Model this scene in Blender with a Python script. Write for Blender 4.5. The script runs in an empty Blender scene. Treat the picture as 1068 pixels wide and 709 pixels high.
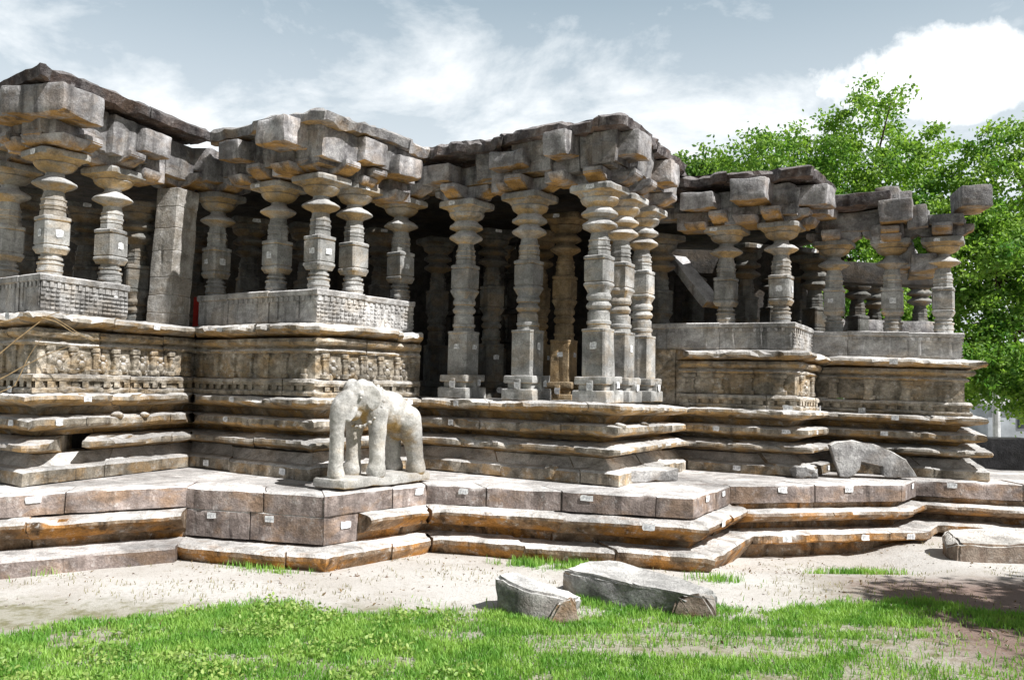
import bpy, bmesh, math, random
import numpy as np
from mathutils import Vector, Matrix, noise as mnoise

random.seed(7)
SC = bpy.context.scene
COL = SC.collection

# ------------------------------------------------------------------ camera
EYE = 2.15
F = 900.0
PITCH, ROLL = math.radians(2.9), 0.020
cam_d = bpy.data.cameras.new("camera")
cam_d.sensor_width = 36.0
cam_d.lens = 36.0 * F / 1068.0
cam_d.clip_end = 2000.0
cam_d.clip_start = 0.05
cam = bpy.data.objects.new("camera", cam_d)
COL.objects.link(cam)
W_ = Vector((0, math.cos(PITCH), math.sin(PITCH)))
U0 = Vector((0, -math.sin(PITCH), math.cos(PITCH)))
R0 = Vector((1, 0, 0))
R_ = R0 * math.cos(ROLL) + U0 * math.sin(ROLL)
U_ = U0 * math.cos(ROLL) - R0 * math.sin(ROLL)
cam.matrix_world = Matrix(((R_.x, U_.x, -W_.x, 0), (R_.y, U_.y, -W_.y, 0), (R_.z, U_.z, -W_.z, EYE), (0, 0, 0, 1)))
SC.camera = cam
CAMP = Vector((0, 0, EYE))

def ray(px, py):
    return W_ + R_ * ((px - 534) / F) - U_ * ((py - 354.5) / F)
def on_z(px, py, z):
    d = ray(px, py); return CAMP + d * ((z - EYE) / d.z)
def on_y(px, py, y):
    d = ray(px, py); return CAMP + d * (y / d.y)
def proj(p):
    q = Vector(p) - CAMP; w = q.dot(W_)
    return 534 + F * q.dot(R_) / w, 354.5 - F * q.dot(U_) / w

# ------------------------------------------------------------------ world, sun, exposure
SUN_EL = math.radians(47)
SUN_AZ = Vector((0.825, -0.565, 0)).normalized()          # horizontal direction towards the sun
SUN_DIR = Vector((SUN_AZ.x * math.cos(SUN_EL), SUN_AZ.y * math.cos(SUN_EL), math.sin(SUN_EL)))
world = bpy.data.worlds.new("World"); SC.world = world
world.use_nodes = True
nt = world.node_tree; nt.nodes.clear()
def wn(t, **k):
    n = nt.nodes.new(t)
    for a, b in k.items(): setattr(n, a, b)
    return n
w_out = wn("ShaderNodeOutputWorld"); w_bg = wn("ShaderNodeBackground")
w_bg.inputs[1].default_value = 0.093
sky = wn("ShaderNodeTexSky", sky_type='NISHITA'); sky.sun_disc = False
sky.sun_elevation = SUN_EL; sky.sun_rotation = math.atan2(SUN_DIR.x, SUN_DIR.y)
sky.air_density = 1.0; sky.dust_density = 2.5; sky.ozone_density = 1.0
tc = wn("ShaderNodeTexCoord")
mp = wn("ShaderNodeMapping"); mp.inputs['Scale'].default_value = (1.0, 1.0, 1.9)
nt.links.new(tc.outputs['Generated'], mp.inputs[0])
cn = wn("ShaderNodeTexNoise"); cn.inputs['Scale'].default_value = 4.2; cn.inputs['Detail'].default_value = 9; cn.inputs['Roughness'].default_value = 0.62; cn.inputs['Distortion'].default_value = 0.25
nt.links.new(mp.outputs[0], cn.inputs['Vector'])
cr = wn("ShaderNodeValToRGB"); cr.color_ramp.elements[0].position = 0.46; cr.color_ramp.elements[1].position = 0.63
nt.links.new(cn.outputs[0], cr.inputs[0])
# more cloud towards the horizon
sep = wn("ShaderNodeSeparateXYZ"); nt.links.new(tc.outputs['Generated'], sep.inputs[0])
hz = wn("ShaderNodeMapRange"); hz.inputs[1].default_value = 0.23; hz.inputs[2].default_value = 0.42; hz.inputs[3].default_value = 0.46; hz.inputs[4].default_value = 0.0
nt.links.new(sep.outputs[2], hz.inputs[0])
add1 = wn("ShaderNodeMath", operation='MULTIPLY_ADD'); add1.use_clamp = True
nt.links.new(cr.outputs[0], add1.inputs[0]); add1.inputs[1].default_value = 0.62; nt.links.new(hz.outputs[0], add1.inputs[2])
# the big cumulus bank on the right
cdir = ray(1000, 78).normalized()
dist = wn("ShaderNodeVectorMath", operation='SUBTRACT'); nt.links.new(tc.outputs['Generated'], dist.inputs[0]); dist.inputs[1].default_value = cdir
dsc = wn("ShaderNodeVectorMath", operation='MULTIPLY'); nt.links.new(dist.outputs[0], dsc.inputs[0]); dsc.inputs[1].default_value = (1.45, 1.45, 4.2)
dl = wn("ShaderNodeVectorMath", operation='LENGTH'); nt.links.new(dsc.outputs[0], dl.inputs[0])
cn2 = wn("ShaderNodeTexNoise"); cn2.inputs['Scale'].default_value = 11; cn2.inputs['Detail'].default_value = 10; cn2.inputs['Roughness'].default_value = 0.6
nt.links.new(tc.outputs['Generated'], cn2.inputs['Vector'])
dn = wn("ShaderNodeMath", operation='MULTIPLY_ADD'); nt.links.new(cn2.outputs[0], dn.inputs[0]); dn.inputs[1].default_value = -0.36; nt.links.new(dl.outputs['Value'], dn.inputs[2])
cm = wn("ShaderNodeMapRange"); cm.inputs[1].default_value = -0.03; cm.inputs[2].default_value = 0.018; cm.inputs[3].default_value = 1.0; cm.inputs[4].default_value = 0.0
nt.links.new(dn.outputs[0], cm.inputs[0])
cmax = wn("ShaderNodeMath", operation='MAXIMUM'); nt.links.new(add1.outputs[0], cmax.inputs[0]); nt.links.new(cm.outputs[0], cmax.inputs[1])
mixc = wn("ShaderNodeMix", data_type='RGBA'); nt.links.new(cmax.outputs[0], mixc.inputs[0])
skm = wn("ShaderNodeMix", data_type='RGBA'); skm.inputs[0].default_value = 0.62
nt.links.new(sky.outputs[0], skm.inputs[6]); skm.inputs[7].default_value = (3.7, 4.55, 4.85, 1)
nt.links.new(skm.outputs[2], mixc.inputs[6]); mixc.inputs[7].default_value = (8.6, 8.8, 8.9, 1)
zg = wn("ShaderNodeMapRange"); zg.interpolation_type = 'SMOOTHSTEP'
for k_, q_ in enumerate((0.44, 0.85, 1.0, 0.34)): zg.inputs[k_ + 1].default_value = q_
nt.links.new(sep.outputs[2], zg.inputs[0])
yg = wn("ShaderNodeMapRange"); yg.interpolation_type = 'SMOOTHSTEP'
for k_, q_ in enumerate((-0.5, 0.45, 0.5, 1.0)): yg.inputs[k_ + 1].default_value = q_
nt.links.new(sep.outputs[1], yg.inputs[0])
gm_ = wn("ShaderNodeMath", operation='MULTIPLY'); nt.links.new(zg.outputs[0], gm_.inputs[0]); nt.links.new(yg.outputs[0], gm_.inputs[1])  # sky dimmed overhead and behind the camera to cut fill on shaded faces
fin_ = wn("ShaderNodeMix", data_type='RGBA', blend_type='MULTIPLY'); fin_.inputs[0].default_value = 1.0
nt.links.new(mixc.outputs[2], fin_.inputs[6]); nt.links.new(gm_.outputs[0], fin_.inputs[7])
nt.links.new(fin_.outputs[2], w_bg.inputs[0]); nt.links.new(w_bg.outputs[0], w_out.inputs[0])

sun_d = bpy.data.lights.new("sun", 'SUN'); sun_d.energy = 4.8; sun_d.angle = math.radians(0.5); sun_d.color = (1.0, 0.975, 0.94)
sun = bpy.data.objects.new("sun", sun_d); COL.objects.link(sun)
sun.rotation_euler = SUN_DIR.to_track_quat('Z', 'Y').to_euler()
SC.view_settings.view_transform = 'Standard'; SC.view_settings.look = 'None'
SC.view_settings.gamma = 1.0; SC.view_settings.use_curve_mapping = False
SC.view_settings.exposure = 0.58
SC.render.engine = 'CYCLES'
SC.cycles.max_bounces = 6; SC.cycles.diffuse_bounces = 4

# ------------------------------------------------------------------ materials
def new_mat(name):
    m = bpy.data.materials.new(name); m.use_nodes = True
    t = m.node_tree; t.nodes.clear()
    out = t.nodes.new("ShaderNodeOutputMaterial"); b = t.nodes.new("ShaderNodeBsdfPrincipled")
    t.links.new(b.outputs[0], out.inputs[0])
    b.inputs['Roughness'].default_value = 0.9
    b.inputs['Specular IOR Level'].default_value = 0.2
    return m, t, b

class G:
    """tiny node-graph helper"""
    def __init__(s, t): s.t = t
    def n(s, ty, **k):
        x = s.t.nodes.new(ty)
        for a, b in k.items(): setattr(x, a, b)
        return x
    def l(s, a, b): s.t.links.new(a, b)
    def noise(s, vec, scale, detail=6, rough=0.6, dist=0.0):
        x = s.n("ShaderNodeTexNoise"); x.inputs['Scale'].default_value = scale; x.inputs['Detail'].default_value = detail
        x.inputs['Roughness'].default_value = rough; x.inputs['Distortion'].default_value = dist
        s.l(vec, x.inputs['Vector']); return x.outputs[0]
    def rng(s, v, a, b, c=0.0, d=1.0):
        x = s.n("ShaderNodeMapRange"); x.interpolation_type = 'SMOOTHSTEP'
        for i, q in enumerate((a, b, c, d)): x.inputs[i + 1].default_value = q
        s.l(v, x.inputs[0]); return x.outputs[0]
    def math(s, op, a, b, clamp=False):
        x = s.n("ShaderNodeMath", operation=op); x.use_clamp = clamp
        for i, q in enumerate((a, b)):
            if isinstance(q, (int, float)): x.inputs[i].default_value = q
            else: s.l(q, x.inputs[i])
        return x.outputs[0]
    def mix(s, f, a, b, blend='MIX'):
        x = s.n("ShaderNodeMix", data_type='RGBA', blend_type=blend)
        for i, q in ((0, f), (6, a), (7, b)):
            if isinstance(q, (int, float)): x.inputs[i].default_value = q
            elif isinstance(q, tuple): x.inputs[i].default_value = (*q, 1)
            else: s.l(q, x.inputs[i])
        return x.outputs[2]
    def scale(s, vec, v):
        x = s.n("ShaderNodeVectorMath", operation='MULTIPLY'); s.l(vec, x.inputs[0]); x.inputs[1].default_value = v
        return x.outputs[0]

def stone(name, mid, dark, ochre, pale, ochre_amt=0.35, ochre_down=0.75, pale_up=0.8, pale_spot=0.35, streak=0.5,
          bump=0.5, carve=0.0, rough=0.92, fine=45):
    m, t, b = new_mat(name); g = G(t)
    geo = g.n("ShaderNodeNewGeometry"); pos = geo.outputs['Position']
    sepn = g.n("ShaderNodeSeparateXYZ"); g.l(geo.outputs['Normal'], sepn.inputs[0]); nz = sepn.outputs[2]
    inf = g.n("ShaderNodeObjectInfo")
    big = g.noise(pos, 0.9, 5); med = g.noise(pos, 4.5, 7, 0.65, 0.3); fin = g.noise(pos, fine, 4, 0.7)
    stv = g.noise(g.scale(pos, (5.5, 5.5, 0.55)), 1.0, 6, 0.65)
    oc = g.noise(g.scale(pos, (1.0, 1.0, 1.6)), 2.1, 6, 0.6, 0.4)
    col = g.mix(g.rng(med, 0.33, 0.66), dark, mid)
    of = g.math('MULTIPLY', g.rng(oc, 0.46, 0.64), ochre_amt)
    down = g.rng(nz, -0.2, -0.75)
    of = g.math('ADD', of, g.math('MULTIPLY', down, g.math('MULTIPLY', g.rng(oc, 0.36, 0.56, 0.2, 1.0), ochre_down)), True)  # ochre undersides put warm ground bounce into the colour, besides patina
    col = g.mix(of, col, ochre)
    sf = g.math('MULTIPLY', g.rng(stv, 0.5, 0.7), streak)
    col = g.mix(sf, col, tuple(c * 0.33 for c in dark))
    spots = g.math('MULTIPLY', g.rng(g.noise(pos, 9.0, 6, 0.7), 0.56, 0.66), pale_spot)
    up = g.math('MULTIPLY', g.rng(nz, 0.25, 0.75), g.rng(med, 0.3, 0.55, 0.5 * pale_up, pale_up))  # pale up-facing faces put sunlit brightness into the colour, besides lichen
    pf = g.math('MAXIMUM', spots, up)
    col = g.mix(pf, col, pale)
    col = g.mix(0.6, col, g.rng(fin, 0.3, 0.7, 0.6, 1.3), 'MULTIPLY')
    col = g.mix(0.9, col, g.rng(big, 0.34, 0.66, 0.6, 1.28), 'MULTIPLY')
    blot = g.rng(g.noise(g.scale(pos, (1.6, 1.6, 3.2)), 1.7, 7, 0.7, 0.6), 0.50, 0.60, 1.0, 0.55)
    col = g.mix(g.math('MULTIPLY', streak, 0.8), col, blot, 'MULTIPLY')
    col = g.mix(1.0, col, g.rng(inf.outputs['Random'], 0.0, 1.0, 0.86, 1.12), 'MULTIPLY')
    g.l(col, b.inputs['Base Color']); b.inputs['Roughness'].default_value = rough
    h = g.math('ADD', g.math('MULTIPLY', med, 1.0), g.math('MULTIPLY', fin, 0.35))
    h = g.math('ADD', h, g.math('MULTIPLY', g.noise(pos, 14, 5, 0.65), 0.7))
    if carve:
        v = g.n("ShaderNodeTexVoronoi"); v.inputs['Scale'].default_value = 9.0
        g.l(g.scale(pos, (1, 1, 1.4)), v.inputs['Vector'])
        h = g.math('ADD', h, g.math('MULTIPLY', v.outputs[0], -carve))
    bp = g.n("ShaderNodeBump"); bp.inputs['Strength'].default_value = bump; bp.inputs['Distance'].default_value = 0.05
    g.l(h, bp.inputs['Height']); g.l(bp.outputs[0], b.inputs['Normal'])
    return m

def plain(name, c, rough=0.8, var=0.25, scale=6):
    m, t, b = new_mat(name); g = G(t)
    geo = g.n("ShaderNodeNewGeometry")
    n = g.noise(geo.outputs['Position'], scale, 5)
    g.l(g.mix(1.0, c, g.rng(n, 0.3, 0.7, 1 - var, 1 + var), 'MULTIPLY'), b.inputs['Base Color'])
    b.inputs['Roughness'].default_value = rough
    return m

M = {}
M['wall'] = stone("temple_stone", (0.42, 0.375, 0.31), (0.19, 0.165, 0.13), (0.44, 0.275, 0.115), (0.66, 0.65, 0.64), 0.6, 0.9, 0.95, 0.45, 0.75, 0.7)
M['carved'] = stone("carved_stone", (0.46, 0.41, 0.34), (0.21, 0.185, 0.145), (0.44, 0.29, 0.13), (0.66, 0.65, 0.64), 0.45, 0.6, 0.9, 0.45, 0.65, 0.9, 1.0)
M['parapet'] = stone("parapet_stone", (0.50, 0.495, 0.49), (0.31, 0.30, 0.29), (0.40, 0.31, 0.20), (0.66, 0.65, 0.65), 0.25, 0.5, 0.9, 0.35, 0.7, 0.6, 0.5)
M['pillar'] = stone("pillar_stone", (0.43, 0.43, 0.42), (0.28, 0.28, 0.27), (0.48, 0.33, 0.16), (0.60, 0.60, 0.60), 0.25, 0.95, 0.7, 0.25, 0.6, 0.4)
M['pier'] = stone("pier_stone", (0.58, 0.56, 0.53), (0.36, 0.33, 0.29), (0.36, 0.26, 0.15), (0.75, 0.74, 0.73), 0.3, 0.5, 0.7, 0.5, 0.5, 0.7)  # lightened so the colour stands in for sun on the pier
M['inner'] = stone("hall_shade_stone", (0.085, 0.08, 0.075), (0.04, 0.038, 0.036), (0.13, 0.09, 0.05), (0.12, 0.115, 0.11), 0.3, 0.15, 0.3, 0.1, 0.4, 0.5)  # darkened so the colour itself holds the shade of the hall
M['innerpillar'] = stone("hall_pillar_shade_stone", (0.20, 0.20, 0.19), (0.11, 0.11, 0.10), (0.30, 0.19, 0.08), (0.3, 0.3, 0.29), 0.3, 0.4, 0.3, 0.15, 0.5, 0.5)  # shaded copy of the pillar stone, interior gloom put into the colour
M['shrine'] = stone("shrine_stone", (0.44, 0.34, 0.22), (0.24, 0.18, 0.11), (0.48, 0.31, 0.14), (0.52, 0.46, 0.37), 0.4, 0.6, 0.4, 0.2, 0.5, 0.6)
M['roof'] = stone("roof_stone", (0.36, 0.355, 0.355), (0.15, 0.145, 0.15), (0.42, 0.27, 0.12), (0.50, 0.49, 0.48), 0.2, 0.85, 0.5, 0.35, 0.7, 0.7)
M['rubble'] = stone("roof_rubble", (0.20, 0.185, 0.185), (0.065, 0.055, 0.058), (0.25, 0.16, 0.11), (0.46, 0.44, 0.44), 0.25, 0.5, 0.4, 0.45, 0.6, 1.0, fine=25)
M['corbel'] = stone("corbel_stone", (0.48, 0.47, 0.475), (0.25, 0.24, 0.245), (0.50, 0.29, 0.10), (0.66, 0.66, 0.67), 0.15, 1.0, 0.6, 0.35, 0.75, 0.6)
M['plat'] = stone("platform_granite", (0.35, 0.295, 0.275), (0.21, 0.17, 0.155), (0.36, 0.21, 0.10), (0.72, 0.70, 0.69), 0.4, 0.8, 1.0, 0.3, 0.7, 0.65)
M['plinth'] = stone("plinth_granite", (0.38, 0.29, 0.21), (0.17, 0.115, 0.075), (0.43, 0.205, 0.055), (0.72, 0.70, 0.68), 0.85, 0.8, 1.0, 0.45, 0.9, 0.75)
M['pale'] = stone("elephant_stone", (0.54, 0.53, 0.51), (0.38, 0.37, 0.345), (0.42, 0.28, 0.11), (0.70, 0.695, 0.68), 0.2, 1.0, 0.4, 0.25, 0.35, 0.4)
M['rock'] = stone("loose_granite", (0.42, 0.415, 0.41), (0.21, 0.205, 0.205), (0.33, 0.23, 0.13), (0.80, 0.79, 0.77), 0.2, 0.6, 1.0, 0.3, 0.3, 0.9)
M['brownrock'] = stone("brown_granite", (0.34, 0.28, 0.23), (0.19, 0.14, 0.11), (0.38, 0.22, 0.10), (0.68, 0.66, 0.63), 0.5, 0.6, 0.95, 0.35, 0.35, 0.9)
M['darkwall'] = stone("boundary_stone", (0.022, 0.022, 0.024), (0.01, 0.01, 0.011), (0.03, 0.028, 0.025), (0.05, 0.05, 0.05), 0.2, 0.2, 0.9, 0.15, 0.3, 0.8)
M['tag'] = plain("white_marking_paint", (0.66, 0.67, 0.68), 0.8, 0.35, 25)
M['ink'] = plain("faded_numeral_paint", (0.48, 0.49, 0.53), 0.8, 0.2, 30)
M['red'] = plain("red_paint", (0.45, 0.03, 0.02), 0.6)
M['twig'] = plain("dry_wood", (0.26, 0.185, 0.10), 0.9, 0.3, 20)
M['bark'] = plain("bark", (0.075, 0.055, 0.04), 0.95, 0.4, 12)
M['metal'] = plain("grey_metal", (0.5, 0.51, 0.52), 0.5)
M['whitewash'] = plain("pale_plaster", (0.33, 0.36, 0.39), 0.85, 0.2, 1.5)
M['glass'] = plain("dark_window", (0.05, 0.06, 0.07), 0.2)

def leaf_mat(name, a, b2, scale=1.2, trans=0.45):
    m = bpy.data.materials.new(name); m.use_nodes = True
    t = m.node_tree; t.nodes.clear(); g = G(t)
    out = g.n("ShaderNodeOutputMaterial"); geo = g.n("ShaderNodeNewGeometry")
    n = g.noise(geo.outputs['Position'], scale, 4)
    r = geo.outputs['Random Per Island']
    f = g.math('ADD', g.math('MULTIPLY', g.rng(n, 0.35, 0.65), 0.6), g.math('MULTIPLY', r, 0.4))
    c = g.mix(f, a, b2)
    d = g.n("ShaderNodeBsdfDiffuse"); g.l(c, d.inputs[0])
    tr = g.n("ShaderNodeBsdfTranslucent"); g.l(g.mix(1.0, c, (1.15, 1.2, 0.6), 'MULTIPLY'), tr.inputs[0])
    gl = g.n("ShaderNodeBsdfGlossy"); gl.inputs['Roughness'].default_value = 0.5; gl.inputs[0].default_value = (0.5, 0.5, 0.5, 1)
    ms = g.n("ShaderNodeMixShader"); ms.inputs[0].default_value = trans; g.l(d.outputs[0], ms.inputs[1]); g.l(tr.outputs[0], ms.inputs[2])
    m2 = g.n("ShaderNodeMixShader"); m2.inputs[0].default_value = 0.04; g.l(ms.outputs[0], m2.inputs[1]); g.l(gl.outputs[0], m2.inputs[2])
    g.l(m2.outputs[0], out.inputs[0])
    return m
M['leaf'] = leaf_mat("tree_leaves", (0.055, 0.19, 0.035), (0.38, 0.56, 0.11), 0.9, .5)
M['leaf2'] = leaf_mat("dark_tree_leaves", (0.06, 0.17, 0.035), (0.32, 0.47, 0.10), 0.9, .5)
M['grass'] = leaf_mat("grass_blades", (0.11, 0.31, 0.04), (0.38, 0.58, 0.13), 2.6, 0.35)
M['litter'] = leaf_mat("dead_leaves", (0.12, 0.08, 0.045), (0.30, 0.22, 0.12), 3.0, 0.15)
M['weed'] = leaf_mat("weed_leaves", (0.16, 0.32, 0.06), (0.46, 0.57, 0.18), 2.5, 0.35)
M['dry'] = leaf_mat("dry_grass", (0.25, 0.23, 0.11), (0.36, 0.33, 0.19), 2.0, 0.3)

# ground: pale trodden sand with straw, leaf bits and damp brown soil near the grass
gm, t, b = new_mat("sandy_ground"); g = G(t)
geo = g.n("ShaderNodeNewGeometry"); pos = geo.outputs['Position']
n1 = g.noise(pos, 0.6, 6); n2 = g.noise(pos, 5, 8, 0.7); n3 = g.noise(pos, 40, 5, 0.7); n4 = g.noise(pos, 120, 3)
col = g.mix(g.rng(n1, 0.4, 0.62), (0.62, 0.60, 0.575), (0.52, 0.49, 0.455))
col = g.mix(g.math('MULTIPLY', g.rng(n2, 0.54, 0.68), 0.55), col, (0.36, 0.32, 0.25))
col = g.mix(g.math('MULTIPLY', g.rng(g.noise(pos, 14, 6, 0.7), 0.57, 0.66), 0.5), col, (0.28, 0.24, 0.17))
col = g.mix(g.math('MULTIPLY', g.rng(n3, 0.60, 0.68), 0.75), col, (0.12, 0.09, 0.06))
col = g.mix(0.6, col, g.rng(n4, 0.3, 0.7, 0.7, 1.25), 'MULTIPLY')
sp = g.n("ShaderNodeSeparateXYZ"); g.l(pos, sp.inputs[0])
soil = g.math('MULTIPLY', g.rng(g.math('ADD', sp.outputs[1], g.math('MULTIPLY', n2, 1.2)), 9.3, 8.5), g.rng(n2, 0.35, 0.6, 0.95, 0.45))
rb = g.rng(g.math('ADD', sp.outputs[0], g.math('MULTIPLY', n2, 1.5)), 3.6, 5.0)
soilc = g.mix(rb, (0.20, 0.19, 0.10), (0.17, 0.10, 0.075))
soil = g.math('MAXIMUM', soil, g.math('MULTIPLY', rb, g.rng(sp.outputs[1], 10.6, 9.6, 0.0, 0.85)))
col = g.mix(soil, col, soilc)
g.l(col, b.inputs['Base Color'])
bp = g.n("ShaderNodeBump"); bp.inputs['Strength'].default_value = 0.55; bp.inputs['Distance'].default_value = 0.04
g.l(g.math('ADD', n2, g.math('MULTIPLY', n3, 0.5)), bp.inputs['Height']); g.l(bp.outputs[0], b.inputs['Normal'])
M['ground'] = gm

# ------------------------------------------------------------------ object helpers
def link(name, mesh, mats, parent=None):
    o = bpy.data.objects.new(name, mesh); COL.objects.link(o)
    for m in (mats if isinstance(mats, (list, tuple)) else [mats]): mesh.materials.append(M[m])
    if parent:
        o.parent = parent
        o.matrix_parent_inverse = Matrix.Translation(-parent.location) if parent.type == 'EMPTY' else Matrix()
    return o
def obj(name, bm, mats, parent=None, smooth=35):
    bmesh.ops.recalc_face_normals(bm, faces=bm.faces)
    me = bpy.data.meshes.new(name); bm.to_mesh(me); bm.free()
    if smooth:
        me.shade_smooth(); me.set_sharp_from_angle(angle=math.radians(smooth))
    return link(name, me, mats, parent)
def tag(o, label, cat, group=None, kind=None):
    if label: o['label'] = label
    if cat: o['category'] = cat
    if group: o['group'] = group
    if kind: o['kind'] = kind
    return o
def thing(name, label, cat, loc=(0, 0, 0), group=None):
    o = bpy.data.objects.new(name, None); COL.objects.link(o); o.location = loc; o.empty_display_size = 0.2
    return tag(o, label, cat, group)
def nv(p, s): return mnoise.noise_vector(Vector(p) * s)

def rough_box(bm, c, size, rot=None, amp=0.012, bev=0.018, seg=0.1, freq=3.0, taper=1.0, mat=0, amp_top=None):
    """weathered block: c = centre, size = full dims, rot = 3x3 matrix"""
    b = bmesh.new(); bmesh.ops.create_cube(b, size=1.0)
    for v in b.verts:
        k = taper if v.co.z < 0 else 1.0
        v.co = Vector((v.co.x * size[0] * k, v.co.y * size[1] * k, v.co.z * size[2]))
    if bev: bmesh.ops.bevel(b, geom=list(b.edges), offset=bev, segments=2, affect='EDGES', profile=0.5)
    for ax in range(3):
        n = int(size[ax] / seg)
        for k in range(1, n):
            p = Vector((0, 0, 0)); p[ax] = -size[ax] / 2 + size[ax] * k / n
            no = Vector((0, 0, 0)); no[ax] = 1
            bmesh.ops.bisect_plane(b, geom=b.verts[:] + b.edges[:] + b.faces[:], plane_co=p, plane_no=no)
    R = rot if rot else Matrix.Identity(3)
    for v in b.verts:
        w = R @ v.co + Vector(c)
        a = amp_top if (amp_top and v.co.z > size[2] * 0.3) else amp
        v.co = w + nv(w, freq) * a + nv(w, freq * 3.1) * a * 0.5
    vm = {v: bm.verts.new(v.co) for v in b.verts}
    for f in b.faces:
        nf = bm.faces.new([vm[v] for v in f.verts]); nf.material_index = mat
    b.free()

def tube(bm, pts, rads, n=8, amp=0.0):
    rings = []
    for i, p in enumerate(pts):
        p = Vector(p)
        d = (Vector(pts[min(i + 1, len(pts) - 1)]) - Vector(pts[max(i - 1, 0)])).normalized()
        a = d.orthogonal().normalized(); c = d.cross(a)
        rings.append([bm.verts.new(p + (a * math.cos(2 * math.pi * k / n) + c * math.sin(2 * math.pi * k / n)) * rads[i] * (1 + amp * mnoise.noise(p * 3 + Vector((k, 0, 0)))))
                      for k in range(n)])
    for i in range(len(rings) - 1):
        for k in range(n): bm.faces.new((rings[i][k], rings[i][(k + 1) % n], rings[i + 1][(k + 1) % n], rings[i + 1][k]))
    bm.faces.new(rings[0][::-1]); bm.faces.new(rings[-1])

def ring_r(shape, a, n):
    """radius factor at angle a of a unit section"""
    if shape == 'sq':
        return min(1 / max(abs(math.cos(a)), abs(math.sin(a)), 1e-6), 1.36)
    if shape == 'oc':
        q = (a + math.pi / 8) % (math.pi / 4) - math.pi / 8
        return 1 / math.cos(q)
    return 1.0
chip_seed = 0.0
def loft(bm, secs, n=40, amp=0.004, c=(0, 0), mat=0):
    """secs: (z, r, shape) bottom to top"""
    rings = []
    for z, r, s in secs:
        rings.append([])
        for k in range(n):
            a = 2 * math.pi * (k + 0.5) / n
            q = r * ring_r(s, a, n) * (1 - .10 * min(1, max(0, mnoise.noise(Vector((math.cos(a) * 1.3, math.sin(a) * 1.3, z * 3.3 + chip_seed))) - .36) * 8))
            p = Vector((c[0] + q * math.cos(a), c[1] + q * math.sin(a), z))
            rings[-1].append(bm.verts.new(p + nv(p + Vector((r * 7, 0, 0)), 4) * amp))
    for i in range(len(rings) - 1):
        for k in range(n):
            f = bm.faces.new((rings[i][k], rings[i][(k + 1) % n], rings[i + 1][(k + 1) % n], rings[i + 1][k])); f.material_index = mat
    bm.faces.new(rings[0][::-1]).material_index = mat; bm.faces.new(rings[-1]).material_index = mat
def quad(bm, c, u, v, w, h, mat=1):
    c, u, v = Vector(c), Vector(u).normalized(), Vector(v).normalized()
    f = bm.faces.new([bm.verts.new(c + u * (sx * w / 2) + v * (sy * h / 2)) for sx, sy in ((-1, -1), (1, -1), (1, 1), (-1, 1))])
    f.material_index = mat
def paint(bm, c, u, v, w, h, rng, strokes=True):
    """white survey patch with a few faded numeral strokes"""
    c, u, v = Vector(c), Vector(u).normalized(), Vector(v).normalized()
    n = u.cross(v)
    d = 0.028
    b0 = c + n * 0.0
    w, h = w * rng.uniform(.75, 1.1), h * rng.uniform(.75, 1.1)
    pol = [(-.5, -.45), (-.2, -.5), (.2, -.5), (.5, -.45), (.52, 0), (.5, .45), (.15, .5), (-.25, .5), (-.5, .45), (-.52, 0)]
    f = bm.faces.new([bm.verts.new(b0 + u * (x + rng.uniform(-.07, .07)) * w + v * (y + rng.uniform(-.09, .09)) * h) for x, y in pol]); f.material_index = 1
    if strokes:
        k = rng.choice((2, 3))
        for i in range(k):
            x = (i - (k - 1) / 2) * w * 0.26
            quad(bm, b0 + n * 0.003 + u * (x - 0.007), u, v, 0.008, h * 0.45, 2)
            if rng.random() < .7: quad(bm, b0 + n * 0.003 + u * (x + 0.008) + v * h * rng.choice((-.2, .0, .2)), u, v, 0.02, 0.008, 2)

# ------------------------------------------------------------------ plan
Z0 = 0.82                                     # platform top
TT = 2.6                                      # platform top to parapet top
def yh(x): return 400 + (x - 534) * 0.02
def plan(px, Y): return Vector(((px - 534) / F * Y, Y))
b1c = plan(40, 10.8); in12 = plan(204, 13.5); b2c = plan(329, 11.95); in23 = plan(438, 13.8); b3c = plan(634, 11.95)
in34 = plan(705, 14.6); b4c = plan(828, 13.6); in45 = plan(850, 14.75); b5c = plan(1004, 13.65)
S0 = b1c + Vector((-.80, .60)) * 3.2
E0 = b5c + Vector((.40, .92)) * 3.0
WALL = [S0, b1c, in12, b2c, in23, b3c, in34, b4c, in45, b5c, E0]
KB = [1, 1, 1, 1, 1, 1, .925, .92, .90, .875, .875]

def perp(d): return Vector((d.y, -d.x))
def mitres(path):
    ns = [perp((path[i + 1] - path[i]).normalized()) for i in range(len(path) - 1)]
    ms = []
    for i in range(len(path)):
        if i == 0: ms.append(ns[0])
        elif i == len(path) - 1: ms.append(ns[-1])
        else:
            s = ns[i - 1] + ns[i]; ms.append(s / (1 + ns[i - 1].dot(ns[i])))
    return ms, ns

def dense(prof, step=0.07):
    out = []
    for i, p in enumerate(prof):
        q = prof[(i + 1) % len(prof)]
        L = math.hypot(q[0] - p[0], q[1] - p[1])
        n = max(1, int(L / step)) if p[0] > -0.15 or q[0] > -0.15 else 1
        for k in range(n): out.append((p[0] + (q[0] - p[0]) * k / n, p[1] + (q[1] - p[1]) * k / n))
    return out

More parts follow.
